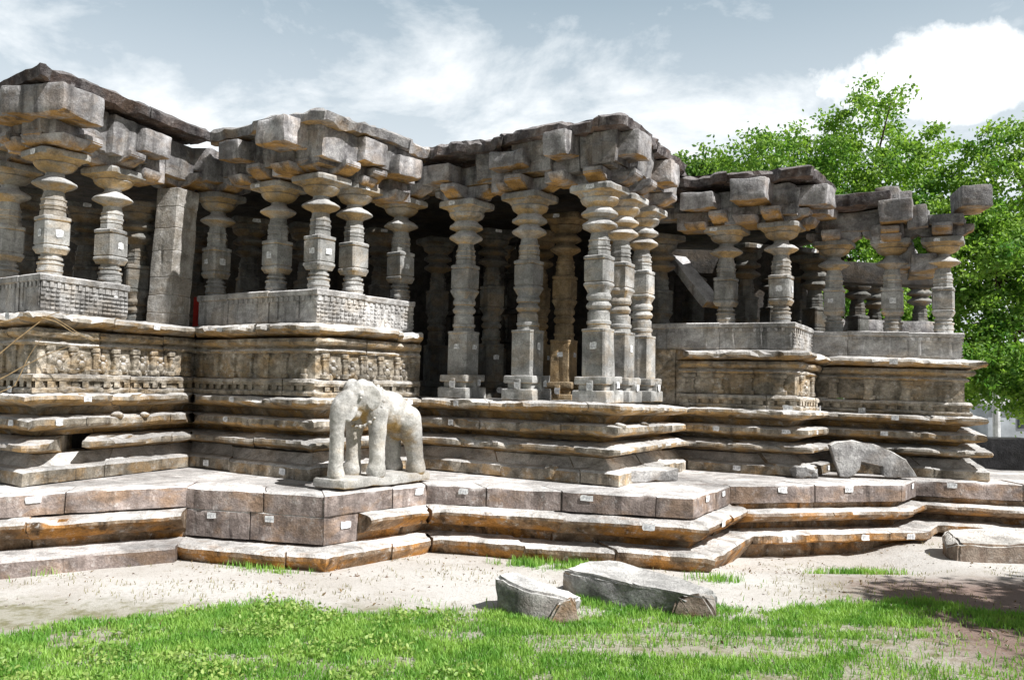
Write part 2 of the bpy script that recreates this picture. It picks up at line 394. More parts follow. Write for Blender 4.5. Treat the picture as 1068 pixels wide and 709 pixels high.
def sweep(name, path, prof, mats, parent, i0=0, i1=None, ks=None, zb=Z0, blk=(0.9, 1.6), groove=0.022, jit=0.02, amp=0.012,
          seg=0.10, chip=0.035, freq=2.2, rng=None, tags=0.0, tagz=None, smooth=28, zj=0.012, top_amp=0.0, ms=None):
    """sweep a closed profile (outward offset, height) along the plan path; joints between stones are grooves, so it stays one mesh"""
    rng = rng or random.Random(name + str(i0))
    if ms is None: ms, _ = mitres(path)
    i1 = len(path) - 1 if i1 is None else i1
    pd = dense(prof); bm = bmesh.new(); rings = []; tagpts = []
    zmax = max(p[1] for p in pd)
    for i in range(i0, i1):
        P, Q = path[i], path[i + 1]; L = (Q - P).length
        cuts = [0.0]; s = rng.uniform(*blk)
        while s < L - 0.35: cuts.append(s); s += rng.uniform(*blk)
        cuts.append(L)
        for ci in range(len(cuts) - 1):
            a, e = cuts[ci], cuts[ci + 1]
            do, dz = rng.uniform(-jit, jit), rng.uniform(-zj, zj)
            st = []
            if a > 0: st += [(a, -groove), (a + 0.012, 0)]
            else: st += [(0, None)] if i == i0 else []
            n = max(1, int((e - a) / seg))
            st += [(a + (e - a) * k / n, 0) for k in range(1, n)]
            if e < L: st += [(e - 0.012, 0)]
            else: st += [(L, None)]
            for sv, gr in st:
                t = sv / L
                k_ = 1.0 if ks is None else ks[i] * (1 - t) + ks[i + 1] * t
                ring = []
                for (o, z) in pd:
                    inner = o < -0.15
                    oo = o if inner else o + (0 if gr is None else do + gr)
                    zz = z * k_ + (0 if gr is None else dz)
                    p2 = (P + ms[i] * oo) * (1 - t) + (Q + ms[i + 1] * oo) * t
                    p = Vector((p2.x, p2.y, zb + zz))
                    if not inner:
                        d = nv(p, freq * .6) * amp * .55 + nv(p, freq * 4.5) * amp * 0.5
                        q_ = Vector((p.x, p.y, p.z * .35))
                        c1 = min(1.0, max(0.0, mnoise.noise(q_ * 2.1 + Vector((3.1, 7.7, 1.3))) - 0.24) * 9)
                        c2 = min(1.0, max(0.0, mnoise.noise(q_ * 6.5 + Vector((9.1, 2.7, 4.3))) - 0.30) * 10)
                        ch = (c1 * .8 + c2 * .45) * chip
                        nn = perp((Q - P).normalized())
                        p = p + d - Vector((nn.x, nn.y, 0.3)) * ch * (1.0 if o > 0.04 else 0.3)
                        if top_amp and z > zmax - 0.02:
                            p.z += top_amp * (mnoise.noise(p * 1.6) + 0.6 * mnoise.noise(p * 6.0))
                    ring.append(bm.verts.new(p))
                rings.append(ring)
            if tags and rng.random() < tags:
                tv = (a + (e - a) * rng.uniform(.3, .7)) / L
                tagpts.append((i, tv, do))
    n = len(pd)
    for r in range(len(rings) - 1):
        for k in range(n): bm.faces.new((rings[r][k], rings[r][(k + 1) % n], rings[r + 1][(k + 1) % n], rings[r + 1][k]))
    bm.faces.new(rings[0]); bm.faces.new(rings[-1][::-1])
    bmesh.ops.recalc_face_normals(bm, faces=bm.faces)
    for i, tv, do in tagpts:
        P, Q = path[i], path[i + 1]; d = (Q - P).normalized(); nn = perp(d)
        o, z = tagz
        k_ = 1.0 if ks is None else ks[i] * (1 - tv) + ks[i + 1] * tv
        p2 = (P + ms[i] * o) * (1 - tv) + (Q + ms[i + 1] * o) * tv + nn * (do + 0.016)
        paint(bm, (p2.x, p2.y, zb + z * k_), (d.x, d.y, 0), (0, 0, 1), 0.13, 0.085, rng)
    me = bpy.data.meshes.new(name); bm.to_mesh(me); bm.free()
    me.shade_smooth(); me.set_sharp_from_angle(angle=math.radians(smooth))
    ml = list(mats) if isinstance(mats, (list, tuple)) else [mats]
    return link(name, me, ml + ['tag', 'ink'], parent)

# ------------------------------------------------------------------ ground
bm = bmesh.new()
def sm(a, b_, x):
    t_ = min(1, max(0, (x - a) / (b_ - a))); return t_ * t_ * (3 - 2 * t_)
def gz(x, y):
    d = -0.16 * sm(1.9, 3.2, x) * (1 - sm(4.8, 5.7, x)) * sm(10.0, 11.2, y)
    d += 0.05 * sm(-1.0, -3.5, x) * sm(9.5, 11, y) * 0
    return d + 0.014 * mnoise.noise(Vector((x * .9, y * .9, 1))) + .006 * mnoise.noise(Vector((x * 3, y * 3, 4)))
gx_ = [-900, -300, -100, -40, -20] + [-12 + .25 * k for k in range(113)] + [25, 60, 150, 400, 900]
gy_ = [-60, -10, 0] + [2 + .2 * k for k in range(76)] + [22, 40, 80, 200, 600, 1700]
gv = [[bm.verts.new((x, y, gz(x, y) if -12.1 < x < 16.1 and 1.9 < y < 17.1 else 0)) for x in gx_] for y in gy_]
for a in range(len(gy_) - 1):
    for c in range(len(gx_) - 1): bm.faces.new((gv[a][c], gv[a][c + 1], gv[a + 1][c + 1], gv[a + 1][c]))
tag(obj("ground", bm, 'ground', smooth=60), "pale trodden sandy ground around the temple", "ground", kind='structure')

# ------------------------------------------------------------------ stone platform (terrace)
pk = [(195, 507), (339, 516), (445, 505), (723, 519.5), (763, 505), (941, 504), (955, 499), (1110, 506)]
PP = [on_z(x, y, Z0).xy for x, y in pk]
PP = [PP[0] + (PP[0] - on_z(0, 516, Z0).xy) * -2.3] + PP
PP = PP + [PP[-1] + Vector((6, .6))]
plat = thing("stone_platform", "low stepped granite terrace of worn blocks below the temple", "platform", (0, 13.5, 0))
pms, pns = mitres(PP)
def platform_blocks(o_out, z1, z0, i0, i1, mat, depth=0.55, blk=(0.8, 1.5), jit=0.015, amp=0.010, tagp=0.75, rng=None):
    rng = rng or random.Random(i0 * 31 + int(z1 * 100))
    for i in range(i0, i1):
        P, Q = PP[i], PP[i + 1]; L = (Q - P).length; d = (Q - P).normalized(); nn = perp(d)
        cuts = [0.0]; s = rng.uniform(*blk)
        while s < L - 0.4: cuts.append(s); s += rng.uniform(*blk)
        cuts.append(L)
        for a, e in zip(cuts[:-1], cuts[1:]):
            do, dz = rng.uniform(-jit, jit), rng.uniform(-.012, .008)
            bm = bmesh.new()
            gp = 0.007
            ta, te = (a + (gp if a > 0 else 0.0015)) / L, (e - (gp if e < L else 0.0015)) / L
            # block as a swept prism with mitred ends, subdivided and roughened
            prof = dense([(o_out, z0), (o_out, z1 - .02), (o_out - .02, z1), (-depth, z1), (-depth, z0)], 0.07)
            n = max(2, int((e - a) / 0.09)); rings = []
            for k in range(n + 1):
                t_ = ta + (te - ta) * k / n; ring = []
                edge = 0.010 if k in (0, n) else 0
                for o, z in prof:
                    inner = o < -0.3
                    oo = o + (do if not inner else 0) - (edge if o > o_out - .01 else 0)
                    p2 = (P + pms[i] * oo) * (1 - t_) + (Q + pms[i + 1] * oo) * t_
                    p = Vector((p2.x, p2.y, z + dz - (edge if z > z1 - .01 else 0)))
                    if not inner:
                        ch = min(1, max(0, mnoise.noise(Vector((p.x, p.y, p.z * .3)) * 3.4) - .25) * 9) * 0.03 * (1 if z > z1 - .09 else .15)
                        p += nv(p, 2.6) * amp + nv(p, 9) * amp * .5 - Vector((nn.x, nn.y, .4)) * ch
                    ring.append(bm.verts.new(p))
                rings.append(ring)
            m_ = len(prof)
            for r in range(n):
                for k in range(m_): bm.faces.new((rings[r][k], rings[r][(k + 1) % m_], rings[r + 1][(k + 1) % m_], rings[r + 1][k]))
            bm.faces.new(rings[0]); bm.faces.new(rings[-1][::-1])
            bmesh.ops.recalc_face_normals(bm, faces=bm.faces)
            if rng.random() < tagp and e - a > .5:
                t_ = (a + (e - a) * rng.uniform(.25, .75)) / L
                p2 = (P + pms[i] * o_out) * (1 - t_) + (Q + pms[i + 1] * o_out) * t_ + nn * (do + .014)
                paint(bm, (p2.x, p2.y, z1 - 0.07 + dz), (d.x, d.y, 0), (0, 0, 1), 0.14, 0.09, rng)
            me = bpy.data.meshes.new("block"); bm.to_mesh(me); bm.free()
            me.shade_smooth(); me.set_sharp_from_angle(angle=math.radians(40))
            link("block", me, [mat, 'tag', 'ink'], plat)
NS = len(PP) - 1
platform_blocks(0.0, Z0, Z0 - 0.25, 0, NS, 'plat')
# second row: squared blocks under the elephant corner, a jutting rounded moulding everywhere else
platform_blocks(-0.02, Z0 - 0.255, 0.235, 1, 2, 'plat')
def kap(o, top, nose, und, base, oi=0.0, back=-.5):
    """overhanging moulding: sloped top, nose, raked underside"""
    return [(oi, top), (o * .55 + oi * .45, top - (top - nose) * .25), (o, nose + .035), (o + .012, nose), (o, nose - .035), (oi + (o - oi) * .45, und + (nose - und) * .35), (oi, und), (oi, base), (back, base), (back, top)]
low = [(0.0, Z0 - .262), (.21, Z0 - .285), (.25, Z0 - .315), (.25, Z0 - .35), (.09, Z0 - .485), (-.03, Z0 - .515), (-.08, Z0 - .63), (-.5, Z0 - .63), (-.5, Z0 - .262)]
def psweep(name, prof, mat, i0, i1, **k):
    return sweep(name, PP, prof, mat, plat, i0, i1, zb=0, ms=pms, **k)
psweep("moulding", low, 'plinth', 0, 1, amp=.018, chip=.07, zj=.016, jit=.025, groove=.035, blk=(1.0, 1.9))
psweep("moulding", low, 'plinth', 3, 5, amp=.016, chip=.06, zj=.016, jit=.025, groove=.035, blk=(.9, 1.8), tags=.3, tagz=(.25, Z0 - .335))
low2 = [(-.09, Z0 - .262), (-.10, Z0 - .335), (.10, Z0 - .34), (.19, Z0 - .36), (.205, Z0 - .40), (.18, Z0 - .435), (.06, Z0 - .49), (-.12, Z0 - .52), (-.14, Z0 - .63), (-.5, Z0 - .63), (-.5, Z0 - .262)]
psweep("moulding", low2, 'plinth', 5, NS, amp=.016, chip=.06, zj=.016, jit=.025, groove=.035, blk=(.9, 1.8))
# half moulding beside the elephant block row
h0 = PP[2] * .62 + PP[3] * .38
base = [(.0, .215), (.31, .20), (.345, .17), (.345, .12), (.25, -.02), (.16, -.12), (.1, -.3), (-.5, -.3), (-.5, .215)]
psweep("plinth_course", base, 'plinth', 1, 3, amp=.018, chip=.06, blk=(.8, 1.7), top_amp=.008, zj=.018, jit=.03, groove=.035)
psweep("plinth_course", base, 'plinth', 3, 5, amp=.018, chip=.06, blk=(.8, 1.8), top_amp=.008, zj=.018, jit=.03, groove=.035)
base2 = [(-.1, .20), (.29, .19), (.335, .17), (.34, .08), (.30, .055), (.10, .04), (.05, -.3), (-.5, -.3), (-.5, .20)]
psweep("plinth_course", base2, 'plinth', 5, NS, amp=.018, chip=.07, zj=.018, jit=.03, groove=.035, blk=(.7, 1.4), tags=.9, tagz=(.34, .12))
base1 = [(.16, .20), (.44, .19), (.46, .16), (.455, -.05), (-.5, -.05), (-.5, .20)]
psweep("plinth_course", base1, 'plat', 0, 1, amp=.014, chip=.03, blk=(1.6, 2.6))
mpath = [PP[2] * .55 + PP[3] * .45, PP[3], PP[4]]
sweep("moulding", [PP[2].lerp(PP[3], .32), PP[3]], low, 'plinth', plat, zb=0, amp=.016, chip=.05, ms=[pns[2], pms[3]])
sweep("block", [PP[2], PP[2].lerp(PP[3], .316)], [(-.02, Z0 - .255), (-.02, .235), (-.5, .235), (-.5, Z0 - .255)], 'plat', plat, zb=0, amp=.01, ms=[pms[2], pns[2]], tags=1, tagz=(-.02, Z0 - .38))
# fill behind (terrace paving, slightly lower than the kerb blocks)
bm = bmesh.new()
inn = [PP[i] - pms[i] * 0.5 for i in range(len(PP))]
vs = [bm.verts.new((p.x, p.y, Z0 - 0.012)) for p in inn]
vs += [bm.verts.new((x, y, Z0 - 0.012)) for x, y in ((PP[-1].x, 15.4), (8.6, 15.2), (7.8, 17.5), (7.6, 24), (PP[0].x - 2, 24))]
f = bm.faces.new(vs)
r = bmesh.ops.extrude_face_region(bm, geom=[f])
for v in [x for x in r['geom'] if isinstance(x, bmesh.types.BMVert)]: v.co.z = 0.02
obj("paving", bm, 'plat', plat, smooth=0)

# ------------------------------------------------------------------ temple
temple = thing("stone_temple", "ruined grey stone temple with carved pillars and stepped moulded base", "temple", (0, 16, Z0))
wms, wns = mitres(WALL)
BAYS = [(0, 2), (2, 4), (4, 6), (6, 8), (8, 10)]       # wall segments of each projecting bay
def wsweep(name, prof, mat, i0, i1, **k):
    return sweep(name, WALL, prof, mat, temple, i0, i1, ks=KB, ms=wms, **k)
slab = [(.33, .0), (.33, .15), (.29, .175), (.13, .185), (.07, .24), (-.02, .32), (-.6, .32), (-.6, .0)]
m3 = kap(.36, .54, .45, .335, .322, -.04, -.6)
m2 = [(-.06, .80), (.27, .785), (.30, .77), (.305, .70), (.285, .67), (.14, .63), (-.02, .60), (-.08, .545), (-.6, .545), (-.6, .80)]
m1 = [(-.02, 1.09), (.27, 1.08), (.32, 1.06), (.335, 1.015), (.31, .985), (.17, .94), (-.02, .90), (-.08, .805), (-.6, .805), (-.6, 1.09)]
for i0, i1 in BAYS:
    wsweep("base_slab", slab, 'wall', i0, i1, tags=.5, tagz=(.33, .08), amp=.012)
    if i0 == 0:
        for ia, ta, ib, tb in ((0, 0.0, 1, .14), (1, .31, 1, 1.0)):
            A_, B_ = WALL[ia].lerp(WALL[ia + 1], ta), WALL[ib].lerp(WALL[ib + 1], tb)
            mA, mB = wms[ia].lerp(wms[ia + 1], ta), wms[ib].lerp(wms[ib + 1], tb)
            sweep("moulding", [A_, b1c, B_] if ia == 0 else [A_, B_], m3, 'wall', temple, ms=[mA, wms[1], mB] if ia == 0 else [mA, mB], amp=.02, chip=.09, blk=(1.1, 2.0))
    else:
        wsweep("moulding", m3, 'wall', i0, i1, amp=.02, chip=.09, blk=(1.1, 2.0))
    wsweep("moulding", m2, 'wall', i0, i1, amp=.018, chip=.08, tags=.55, tagz=(.305, .735))
    wsweep("moulding", m1, 'wall', i0, i1, amp=.02, chip=.08, tags=.5, tagz=(.332, 1.025), blk=(1.0, 1.9))
    if (i0, i1) == (4, 6): continue
    lowb = [(.13, 1.10), (.14, 1.14), (.13, 1.165), (.08, 1.17), (.08, 1.245), (.13, 1.25), (.14, 1.29), (.12, 1.33), (.04, 1.34), (-.6, 1.34), (-.6, 1.10)]
    wsweep("frieze_rail", lowb, 'carved', i0, i1, amp=.010, chip=.03, tags=.4, tagz=(.13, 1.13))
    dado = [(.03, 1.342), (.03, 1.70), (.08, 1.705), (.10, 1.735), (.08, 1.76), (.05, 1.775), (.05, 1.80), (.15, 1.82), (.18, 1.86), (.165, 1.905), (.02, 1.925), (-.6, 1.925), (-.6, 1.342)]
    wsweep("frieze_panel", dado, 'carved', i0, i1, amp=.012, chip=.03)
    cor = [(.02, 2.12), (.22, 2.10), (.32, 2.065), (.34, 2.02), (.315, 1.995), (.18, 1.965), (.0, 1.93), (-.6, 1.93), (-.6, 2.12)]
    wsweep("cornice", cor, 'wall', i0, i1, amp=.026, chip=.11, blk=(1.0, 2.2), tags=.4, tagz=(.337, 2.035))

# pilasters and little carved figures set in the frieze, dentils in the rail below it
def face_pt(i, t, o, z, path=WALL, m=None):
    m = m or wms
    P, Q = path[i], path[i + 1]
    p = (P + m[i] * o) * (1 - t) + (Q + m[i + 1] * o) * t
    k = KB[i] * (1 - t) + KB[i + 1] * t if path is WALL else 1
    return Vector((p.x, p.y, Z0 + z * k))
rg = random.Random(11)
def strip(bm, f, st, z0, z1):
    rings = []
    for t_, o_ in st:
        rings.append([bm.verts.new(f(t_, q, z) + nv(f(t_, q, z), 9) * .004) for q, z in ((o_ - .06 if o_ < .05 else -.02, z0), (o_, z0), (o_, (z0 + z1) / 2), (o_, z1), (-.02 if o_ >= .05 else o_ - .06, z1))])
    n_ = len(rings[0])
    for a in range(len(rings) - 1):
        for k in range(n_): bm.faces.new((rings[a][k], rings[a][(k + 1) % n_], rings[a + 1][(k + 1) % n_], rings[a + 1][k]))
    bm.faces.new(rings[0]); bm.faces.new(rings[-1][::-1])
for i in (0, 1, 2, 3, 6, 7, 8):
    P, Q = WALL[i], WALL[i + 1]; L = (Q - P).length; d = (Q - P).normalized(); ang = math.atan2(d.y, d.x)
    R3 = Matrix.Rotation(ang, 3, 'Z')
    far = i >= 6; litf = d.y > d.x
    n = max(2, int(L / (.46 if far else .34)))
    for k in range(n):
        t_ = (k + .5) / n
        bm = bmesh.new()
        w = rg.uniform(.11, .15)
        w *= 1.6 if far else 1.0; de = .003 if (far or not litf) else 0
        for zc, hh, ww, oo in ((1.52, .34, w * .72, .03 - de), (1.375, .065, w, .042 - de), (1.665, .06, w, .045 - de), (1.60, .03, w * .85, .036 - de)):
            c = face_pt(i, t_, oo, zc); rough_box(bm, c, (ww, .09, hh), R3, .007, .01, .12)
        if litf and rg.random() < .75:
            c = face_pt(i, t_ + .5 / n * (1 if k < n - 1 else -1), .055, 1.46)
            c.z -= .02; c += Vector((-d.y, d.x, 0)) * .02
            sx_ = rg.choice((-1, 1)); D3 = Vector((d.x, d.y, 0))
            for off, rad in ((Vector((0, 0, 0)), (.06, .05, .085)), (Vector((0, 0, .125)), (.038, .036, .045)), (D3 * .055 * sx_ + Vector((0, 0, .05)), (.022, .025, .06)), (D3 * -.05 * sx_ + Vector((0, 0, -.05)), (.05, .03, .03)), (D3 * .045 * sx_ + Vector((0, 0, -.085)), (.03, .035, .07)), (D3 * -.06 * sx_ + Vector((0, 0, .07)), (.03, .022, .03))):
                bmesh.ops.create_icosphere(bm, subdivisions=2, radius=1, matrix=Matrix.Translation(c + off) @ R3.to_4x4() @ Matrix.Diagonal((*rad, 1)))
            for v in bm.verts: v.co += nv(v.co, 14) * .006
        bmesh.ops.recalc_face_normals(bm, faces=bm.faces)
        obj("pilaster", bm, 'carved', temple)
    bm = bmesh.new()
    nd = int(L / 0.17); st = []
    for k in range(nd):
        up_ = .132 if rg.random() < .85 else .085
        for f_, o_ in ((.02, .07), (.2, .07), (.23, up_), (.77, up_), (.80, .07)): st.append(((k + f_) / nd, o_))
    strip(bm, lambda t_, o_, z_: face_pt(i, t_, o_, z_), st, 1.17, 1.246)
    obj("dentil_row", bm, 'carved', temple, smooth=25)
# cut stone bosses along the second moulding
for i in (1, 5):
    P, Q = WALL[i], WALL[i + 1]; L = (Q - P).length
    nb = int(L / .5)
    for k in range(nb):
        if rg.random() < .25: continue
        bm = bmesh.new()
        c = face_pt(i, (k + rg.uniform(.3, .7)) / nb, rg.uniform(.20, .25), .795); s_ = rg.uniform(.7, 1.1)
        bmesh.ops.create_icosphere(bm, subdivisions=3, radius=.06 * s_, matrix=Matrix.Translation(c) @ Matrix.Diagonal((1.3, 1, .7, 1)))
        for v in bm.verts: v.co += nv(v.co, 9) * .022
        obj("boss", bm, 'wall', temple)

# parapets (seat-back slabs) with a capped edge and carved face
par = [(-.02, 2.122), (.0, 2.16), (.0, 2.50), (.035, 2.52), (.04, 2.585), (.02, 2.60), (-.16, 2.60), (-.20, 2.58), (-.20, 2.122)]
def line_t(i, px, o=0.0, z=2.3):
    lo, hi = -.3, 1.3
    for _ in range(40):
        mid = (lo + hi) / 2
        if proj(face_pt(i, mid, o, z))[0] < px: lo = mid
        else: hi = mid
    return lo
def parapet(pts, ms, ks, name="parapet"):
    o = sweep(name, pts, par, 'parapet', temple, ks=ks, ms=ms, blk=(.7, 1.15), groove=.008, amp=.006, chip=.02, tags=.12, tagz=(.0, 2.46))
    # raised little blocks under the cap, carved upright motifs lower down
    bm = bmesh.new(); rgg = random.Random(len(pts) + int(pts[0].x * 10))
    for i in range(len(pts) - 1):
        L = (pts[i + 1] - pts[i]).length; d = (pts[i + 1] - pts[i]).normalized(); R3 = Matrix.Rotation(math.atan2(d.y, d.x), 3, 'Z')
        lit = d.x < d.y * 1.2
        n = int(L / .11)
        for k in range(n):
            t_ = (k + .5) / n
            kk = ks[i] * (1 - t_) + ks[i + 1] * t_
            p = (pts[i] + ms[i] * .004) * (1 - t_) + (pts[i + 1] + ms[i + 1] * .004) * t_
            if lit: pass
            elif k % 4 == 0:
                rough_box(bm, (p.x, p.y, Z0 + 2.31 * kk), (.045, .022, .24), R3, .003, .006, .1)
        st = []
        for k in range(n):
            for f_, o_ in ((.02, .004), (.22, .004), (.26, .022), (.74, .022), (.78, .004)): st.append(((k + f_) / n, o_))
        bands = []
        if lit:
            for zz in (2.18, 2.235, 2.29, 2.345, 2.40):
                sb = []
                m_ = int(L / .075)
                for k in range(m_):
                    on = rgg.random() < .62
                    for f_, o_ in ((.04, .003), (.12, .003), (.16, .019 if on else .004), (.84, .019 if on else .004), (.88, .003)): sb.append(((k + f_) / m_, o_))
                bands.append((zz, sb))
        def fp(t_, o_, z_):
            kk = ks[i] * (1 - t_) + ks[i + 1] * t_; q = (pts[i] + ms[i] * o_) * (1 - t_) + (pts[i + 1] + ms[i + 1] * o_) * t_
            return Vector((q.x, q.y, Z0 + z_ * kk))
        b2 = bmesh.new(); strip(b2, fp, st, 2.44, 2.505); obj("dentil_row", b2, 'parapet', o, smooth=25)
        for zz, sb in bands:
            b3 = bmesh.new(); strip(b3, fp, sb, zz - .013, zz + .013); obj("carved_band", b3, 'parapet', o, smooth=25)
    if bm.verts: obj("carving", bm, 'parapet', o)
    else: bm.free()
    return o
nB1 = wns[1]
pB1 = WALL[1].lerp(WALL[2], line_t(1, 133))
parapet([S0, b1c, pB1], [wms[0], wms[1], nB1], [1, 1, 1])
qA2 = WALL[2].lerp(WALL[3], line_t(2, 207)); pB2 = WALL[3].lerp(WALL[4], line_t(3, 431))
parapet([qA2, b2c, pB2], [wns[2], wms[3], wns[3]], [1, 1, 1])
dA4 = (b4c - in34).normalized()
qA4 = in34 - dA4 * 0.9
B4e = WALL[7].lerp(WALL[8], .85)
parapet([qA4, b4c, B4e], [wns[6], wms[7], wns[7]], [.925, .92, .905])
qA5 = WALL[8].lerp(WALL[9], line_t(8, 837))
parapet([qA5, b5c, b5c.lerp(E0, .8)], [wns[8], wms[9], wns[9]], [.90, .875, .875])
# upper courses of bay 4 run on behind the porch
lw = [(.03, 1.10), (.03, 2.12), (-.4, 2.12), (-.4, 1.10)]
sweep("frieze_panel", [qA4, in34], lw, 'carved', temple, ks=[.925, .925], ms=[wns[6], wns[6]])

# ---- pillars
def pillar_secs_upper(z):
    """from the bottom of the square block upward to the abacus; z = block bottom"""
    s = .165
    sh = [(z, s * .86, 'sq'), (z + .05, s, 'sq'), (z + .06, s * 1.04, 'sq'), (z + .09, s * 1.04, 'sq'), (z + .102, s * .93, 'sq'), (z + .118, s * .93, 'sq'), (z + .12, s, 'sq'), (z + .41, s, 'sq'), (z + .412, s * .93, 'sq'), (z + .428, s * .93, 'sq'), (z + .43, s, 'sq'), (z + .44, s * 1.04, 'sq'), (z + .475, s * 1.04, 'sq'), (z + .49, s * .88, 'sq'),
          (z + .50, .148, 'oc'), (z + .56, .146, 'oc'), (z + .562, .132, 'oc'), (z + .578, .132, 'oc'), (z + .58, .145, 'oc'), (z + .62, .143, 'oc'), (z + .625, .152, 'oc'), (z + .65, .152, 'oc'), (z + .655, .138, 'oc'), (z + .70, .136, 'oc'), (z + .705, .145, 'oc'), (z + .725, .145, 'oc'), (z + .73, .13, 'oc'), (z + .82, .12, 'rd')]
    z2 = z + .82
    cap = [(z2, .12, 'rd'), (z2 + .03, .15, 'rd'), (z2 + .06, .225, 'rd'), (z2 + .088, .268, 'rd'), (z2 + .10, .272, 'rd'), (z2 + .112, .265, 'rd'), (z2 + .15, .21, 'rd'), (z2 + .18, .145, 'rd'), (z2 + .205, .12, 'rd'), (z2 + .245, .115, 'rd'),
           (z2 + .26, .15, 'rd'), (z2 + .285, .205, 'rd'), (z2 + .32, .245, 'rd'), (z2 + .355, .265, 'rd'), (z2 + .365, .25, 'rd'), (z2 + .37, .25, 'oc'), (z2 + .405, .285, 'oc'), (z2 + .41, .285, 'sq'), (z2 + .43, .32, 'sq'), (z2 + .485, .325, 'sq'), (z2 + .51, .315, 'sq')]
    return sh, cap
def tagged(bm, z, s, rng):
    for u, nrm in (((1, 0, 0), (0, -1, 0)), ((0, 1, 0), (1, 0, 0))):
        if rng.random() < .75:
            c = Vector(nrm) * (s + .008) + Vector(u) * rng.uniform(-.04, .04) + Vector((0, 0, z))
            paint(bm, c, u, (0, 0, 1), .105, .095, rng)
def make_short(seed):
    global chip_seed; chip_seed = seed * 7.3
    r = random.Random(seed); root = None
    bm = bmesh.new(); z = 0
    loft(bm, [(-.02, .15, 'rd'), (.06, .15, 'rd'), (.065, .16, 'rd'), (.095, .16, 'rd'), (.10, .15, 'rd'), (.155, .15, 'rd'), (.16, .162, 'rd'), (.185, .162, 'rd'), (.19, .128, 'rd'), (.22, .125, 'rd'), (.225, .145, 'rd'), (.255, .145, 'rd'), (.26, .12, 'rd'), (.30, .125, 'rd')] + pillar_secs_upper(.30)[0], amp=.006)
    tagged(bm, .56, .165, r)
    me = bpy.data.meshes.new("pillar"); bmesh.ops.recalc_face_normals(bm, faces=[f for f in bm.faces if f.material_index == 0]); bm.to_mesh(me); bm.free()
    me.shade_smooth(); me.set_sharp_from_angle(angle=math.radians(30))
    for q in ('pillar', 'tag', 'ink'): me.materials.append(M[q])
    bm = bmesh.new(); loft(bm, pillar_secs_upper(.30)[1], amp=.008)
    if r.random() < .8: paint(bm, (r.uniform(-.15, .15), -.334, 1.575), (1, 0, 0), (0, 0, 1), .12, .06, r)
    mc = bpy.data.meshes.new("capital"); bm.to_mesh(mc); bm.free(); mc.shade_smooth(); mc.set_sharp_from_angle(angle=math.radians(30))
    for q in ('pillar', 'tag', 'ink'): mc.materials.append(M[q])
    return me, mc, None
def make_tall(seed):
    global chip_seed; chip_seed = seed * 7.3
    r = random.Random(seed)
    bm = bmesh.new(); s = .182
    body = [(.36, s * .95, 'sq'), (.37, s, 'sq'), (1.0, s, 'sq'), (1.01, s * 1.04, 'sq'), (1.04, s * 1.04, 'sq'), (1.05, .165, 'rd'), (1.10, .16, 'rd'), (1.11, .175, 'rd'), (1.15, .18, 'rd'), (1.16, .16, 'rd'), (1.28, .16, 'rd'), (1.29, .14, 'rd'), (1.32, .14, 'rd'),
            (1.33, .165, 'rd'), (1.37, .185, 'rd'), (1.41, .165, 'rd'), (1.42, .145, 'rd'), (1.45, .145, 'rd'), (1.46, .17, 'rd'), (1.50, .18, 'rd'), (1.54, .165, 'rd'), (1.55, .155, 'rd')]
    sh, _ = pillar_secs_upper(1.60)
    loft(bm, body + sh, amp=.005)
    tagged(bm, .80, .182, r); 
    me = bpy.data.meshes.new("pillar"); bmesh.ops.recalc_face_normals(bm, faces=[f for f in bm.faces if f.material_index == 0]); bm.to_mesh(me); bm.free()
    me.shade_smooth(); me.set_sharp_from_angle(angle=math.radians(30))
    for q in ('pillar', 'tag', 'ink'): me.materials.append(M[q])
    z2 = 2.42
    bm = bmesh.new()
    loft(bm, [(z2, .12, 'rd'), (z2 + .03, .17, 'rd'), (z2 + .07, .25, 'rd'), (z2 + .095, .265, 'rd'), (z2 + .12, .25, 'rd'), (z2 + .17, .17, 'rd'), (z2 + .20, .155, 'rd'), (z2 + .225, .22, 'rd'), (z2 + .25, .265, 'rd'), (z2 + .285, .26, 'rd'), (z2 + .33, .20, 'rd'), (z2 + .36, .18, 'rd'),
              (z2 + .385, .20, 'rd'), (z2 + .42, .255, 'rd'), (z2 + .47, .28, 'rd'), (z2 + .49, .27, 'rd'), (z2 + .495, .26, 'oc'), (z2 + .545, .295, 'oc'), (z2 + .55, .295, 'sq'), (z2 + .57, .33, 'sq'), (z2 + .635, .335, 'sq'), (z2 + .66, .32, 'sq')], amp=.009)
    if r.random() < .8: paint(bm, (r.uniform(-.15, .15), -.344, z2 + .61), (1, 0, 0), (0, 0, 1), .12, .06, r)
    mc = bpy.data.meshes.new("capital"); bm.to_mesh(mc); bm.free(); mc.shade_smooth(); mc.set_sharp_from_angle(angle=math.radians(30))
    for q in ('pillar', 'tag', 'ink'): mc.materials.append(M[q])
    bm = bmesh.new()
    rough_box(bm, (0, 0, .085), (.55, .55, .17), None, .012, .02, .12)
    rough_box(bm, (0, 0, .21), (.42, .42, .10), None, .010, .02, .12)
    rough_box(bm, (0, 0, .31), (.51, .51, .11), None, .012, .02, .12)
    for sx, sy in ((0, -1), (1, 0)):
        rough_box(bm, (sx * .23, sy * .23, .21), (.10, .10, .20), None, .008, .01, .12)
    bmesh.ops.recalc_face_normals(bm, faces=bm.faces)
    paint(bm, (.02, -.30, .22), (1, 0, 0), (0, 0, 1), .11, .12, r); paint(bm, (.30, .03, .25), (0, 1, 0), (0, 0, 1), .11, .12, r)
    mb = bpy.data.meshes.new("pillar_base"); bm.to_mesh(mb); bm.free(); mb.shade_smooth(); mb.set_sharp_from_angle(angle=math.radians(35))
    for q in ('pillar', 'tag', 'ink'): mb.materials.append(M[q])
    return me, mc, mb
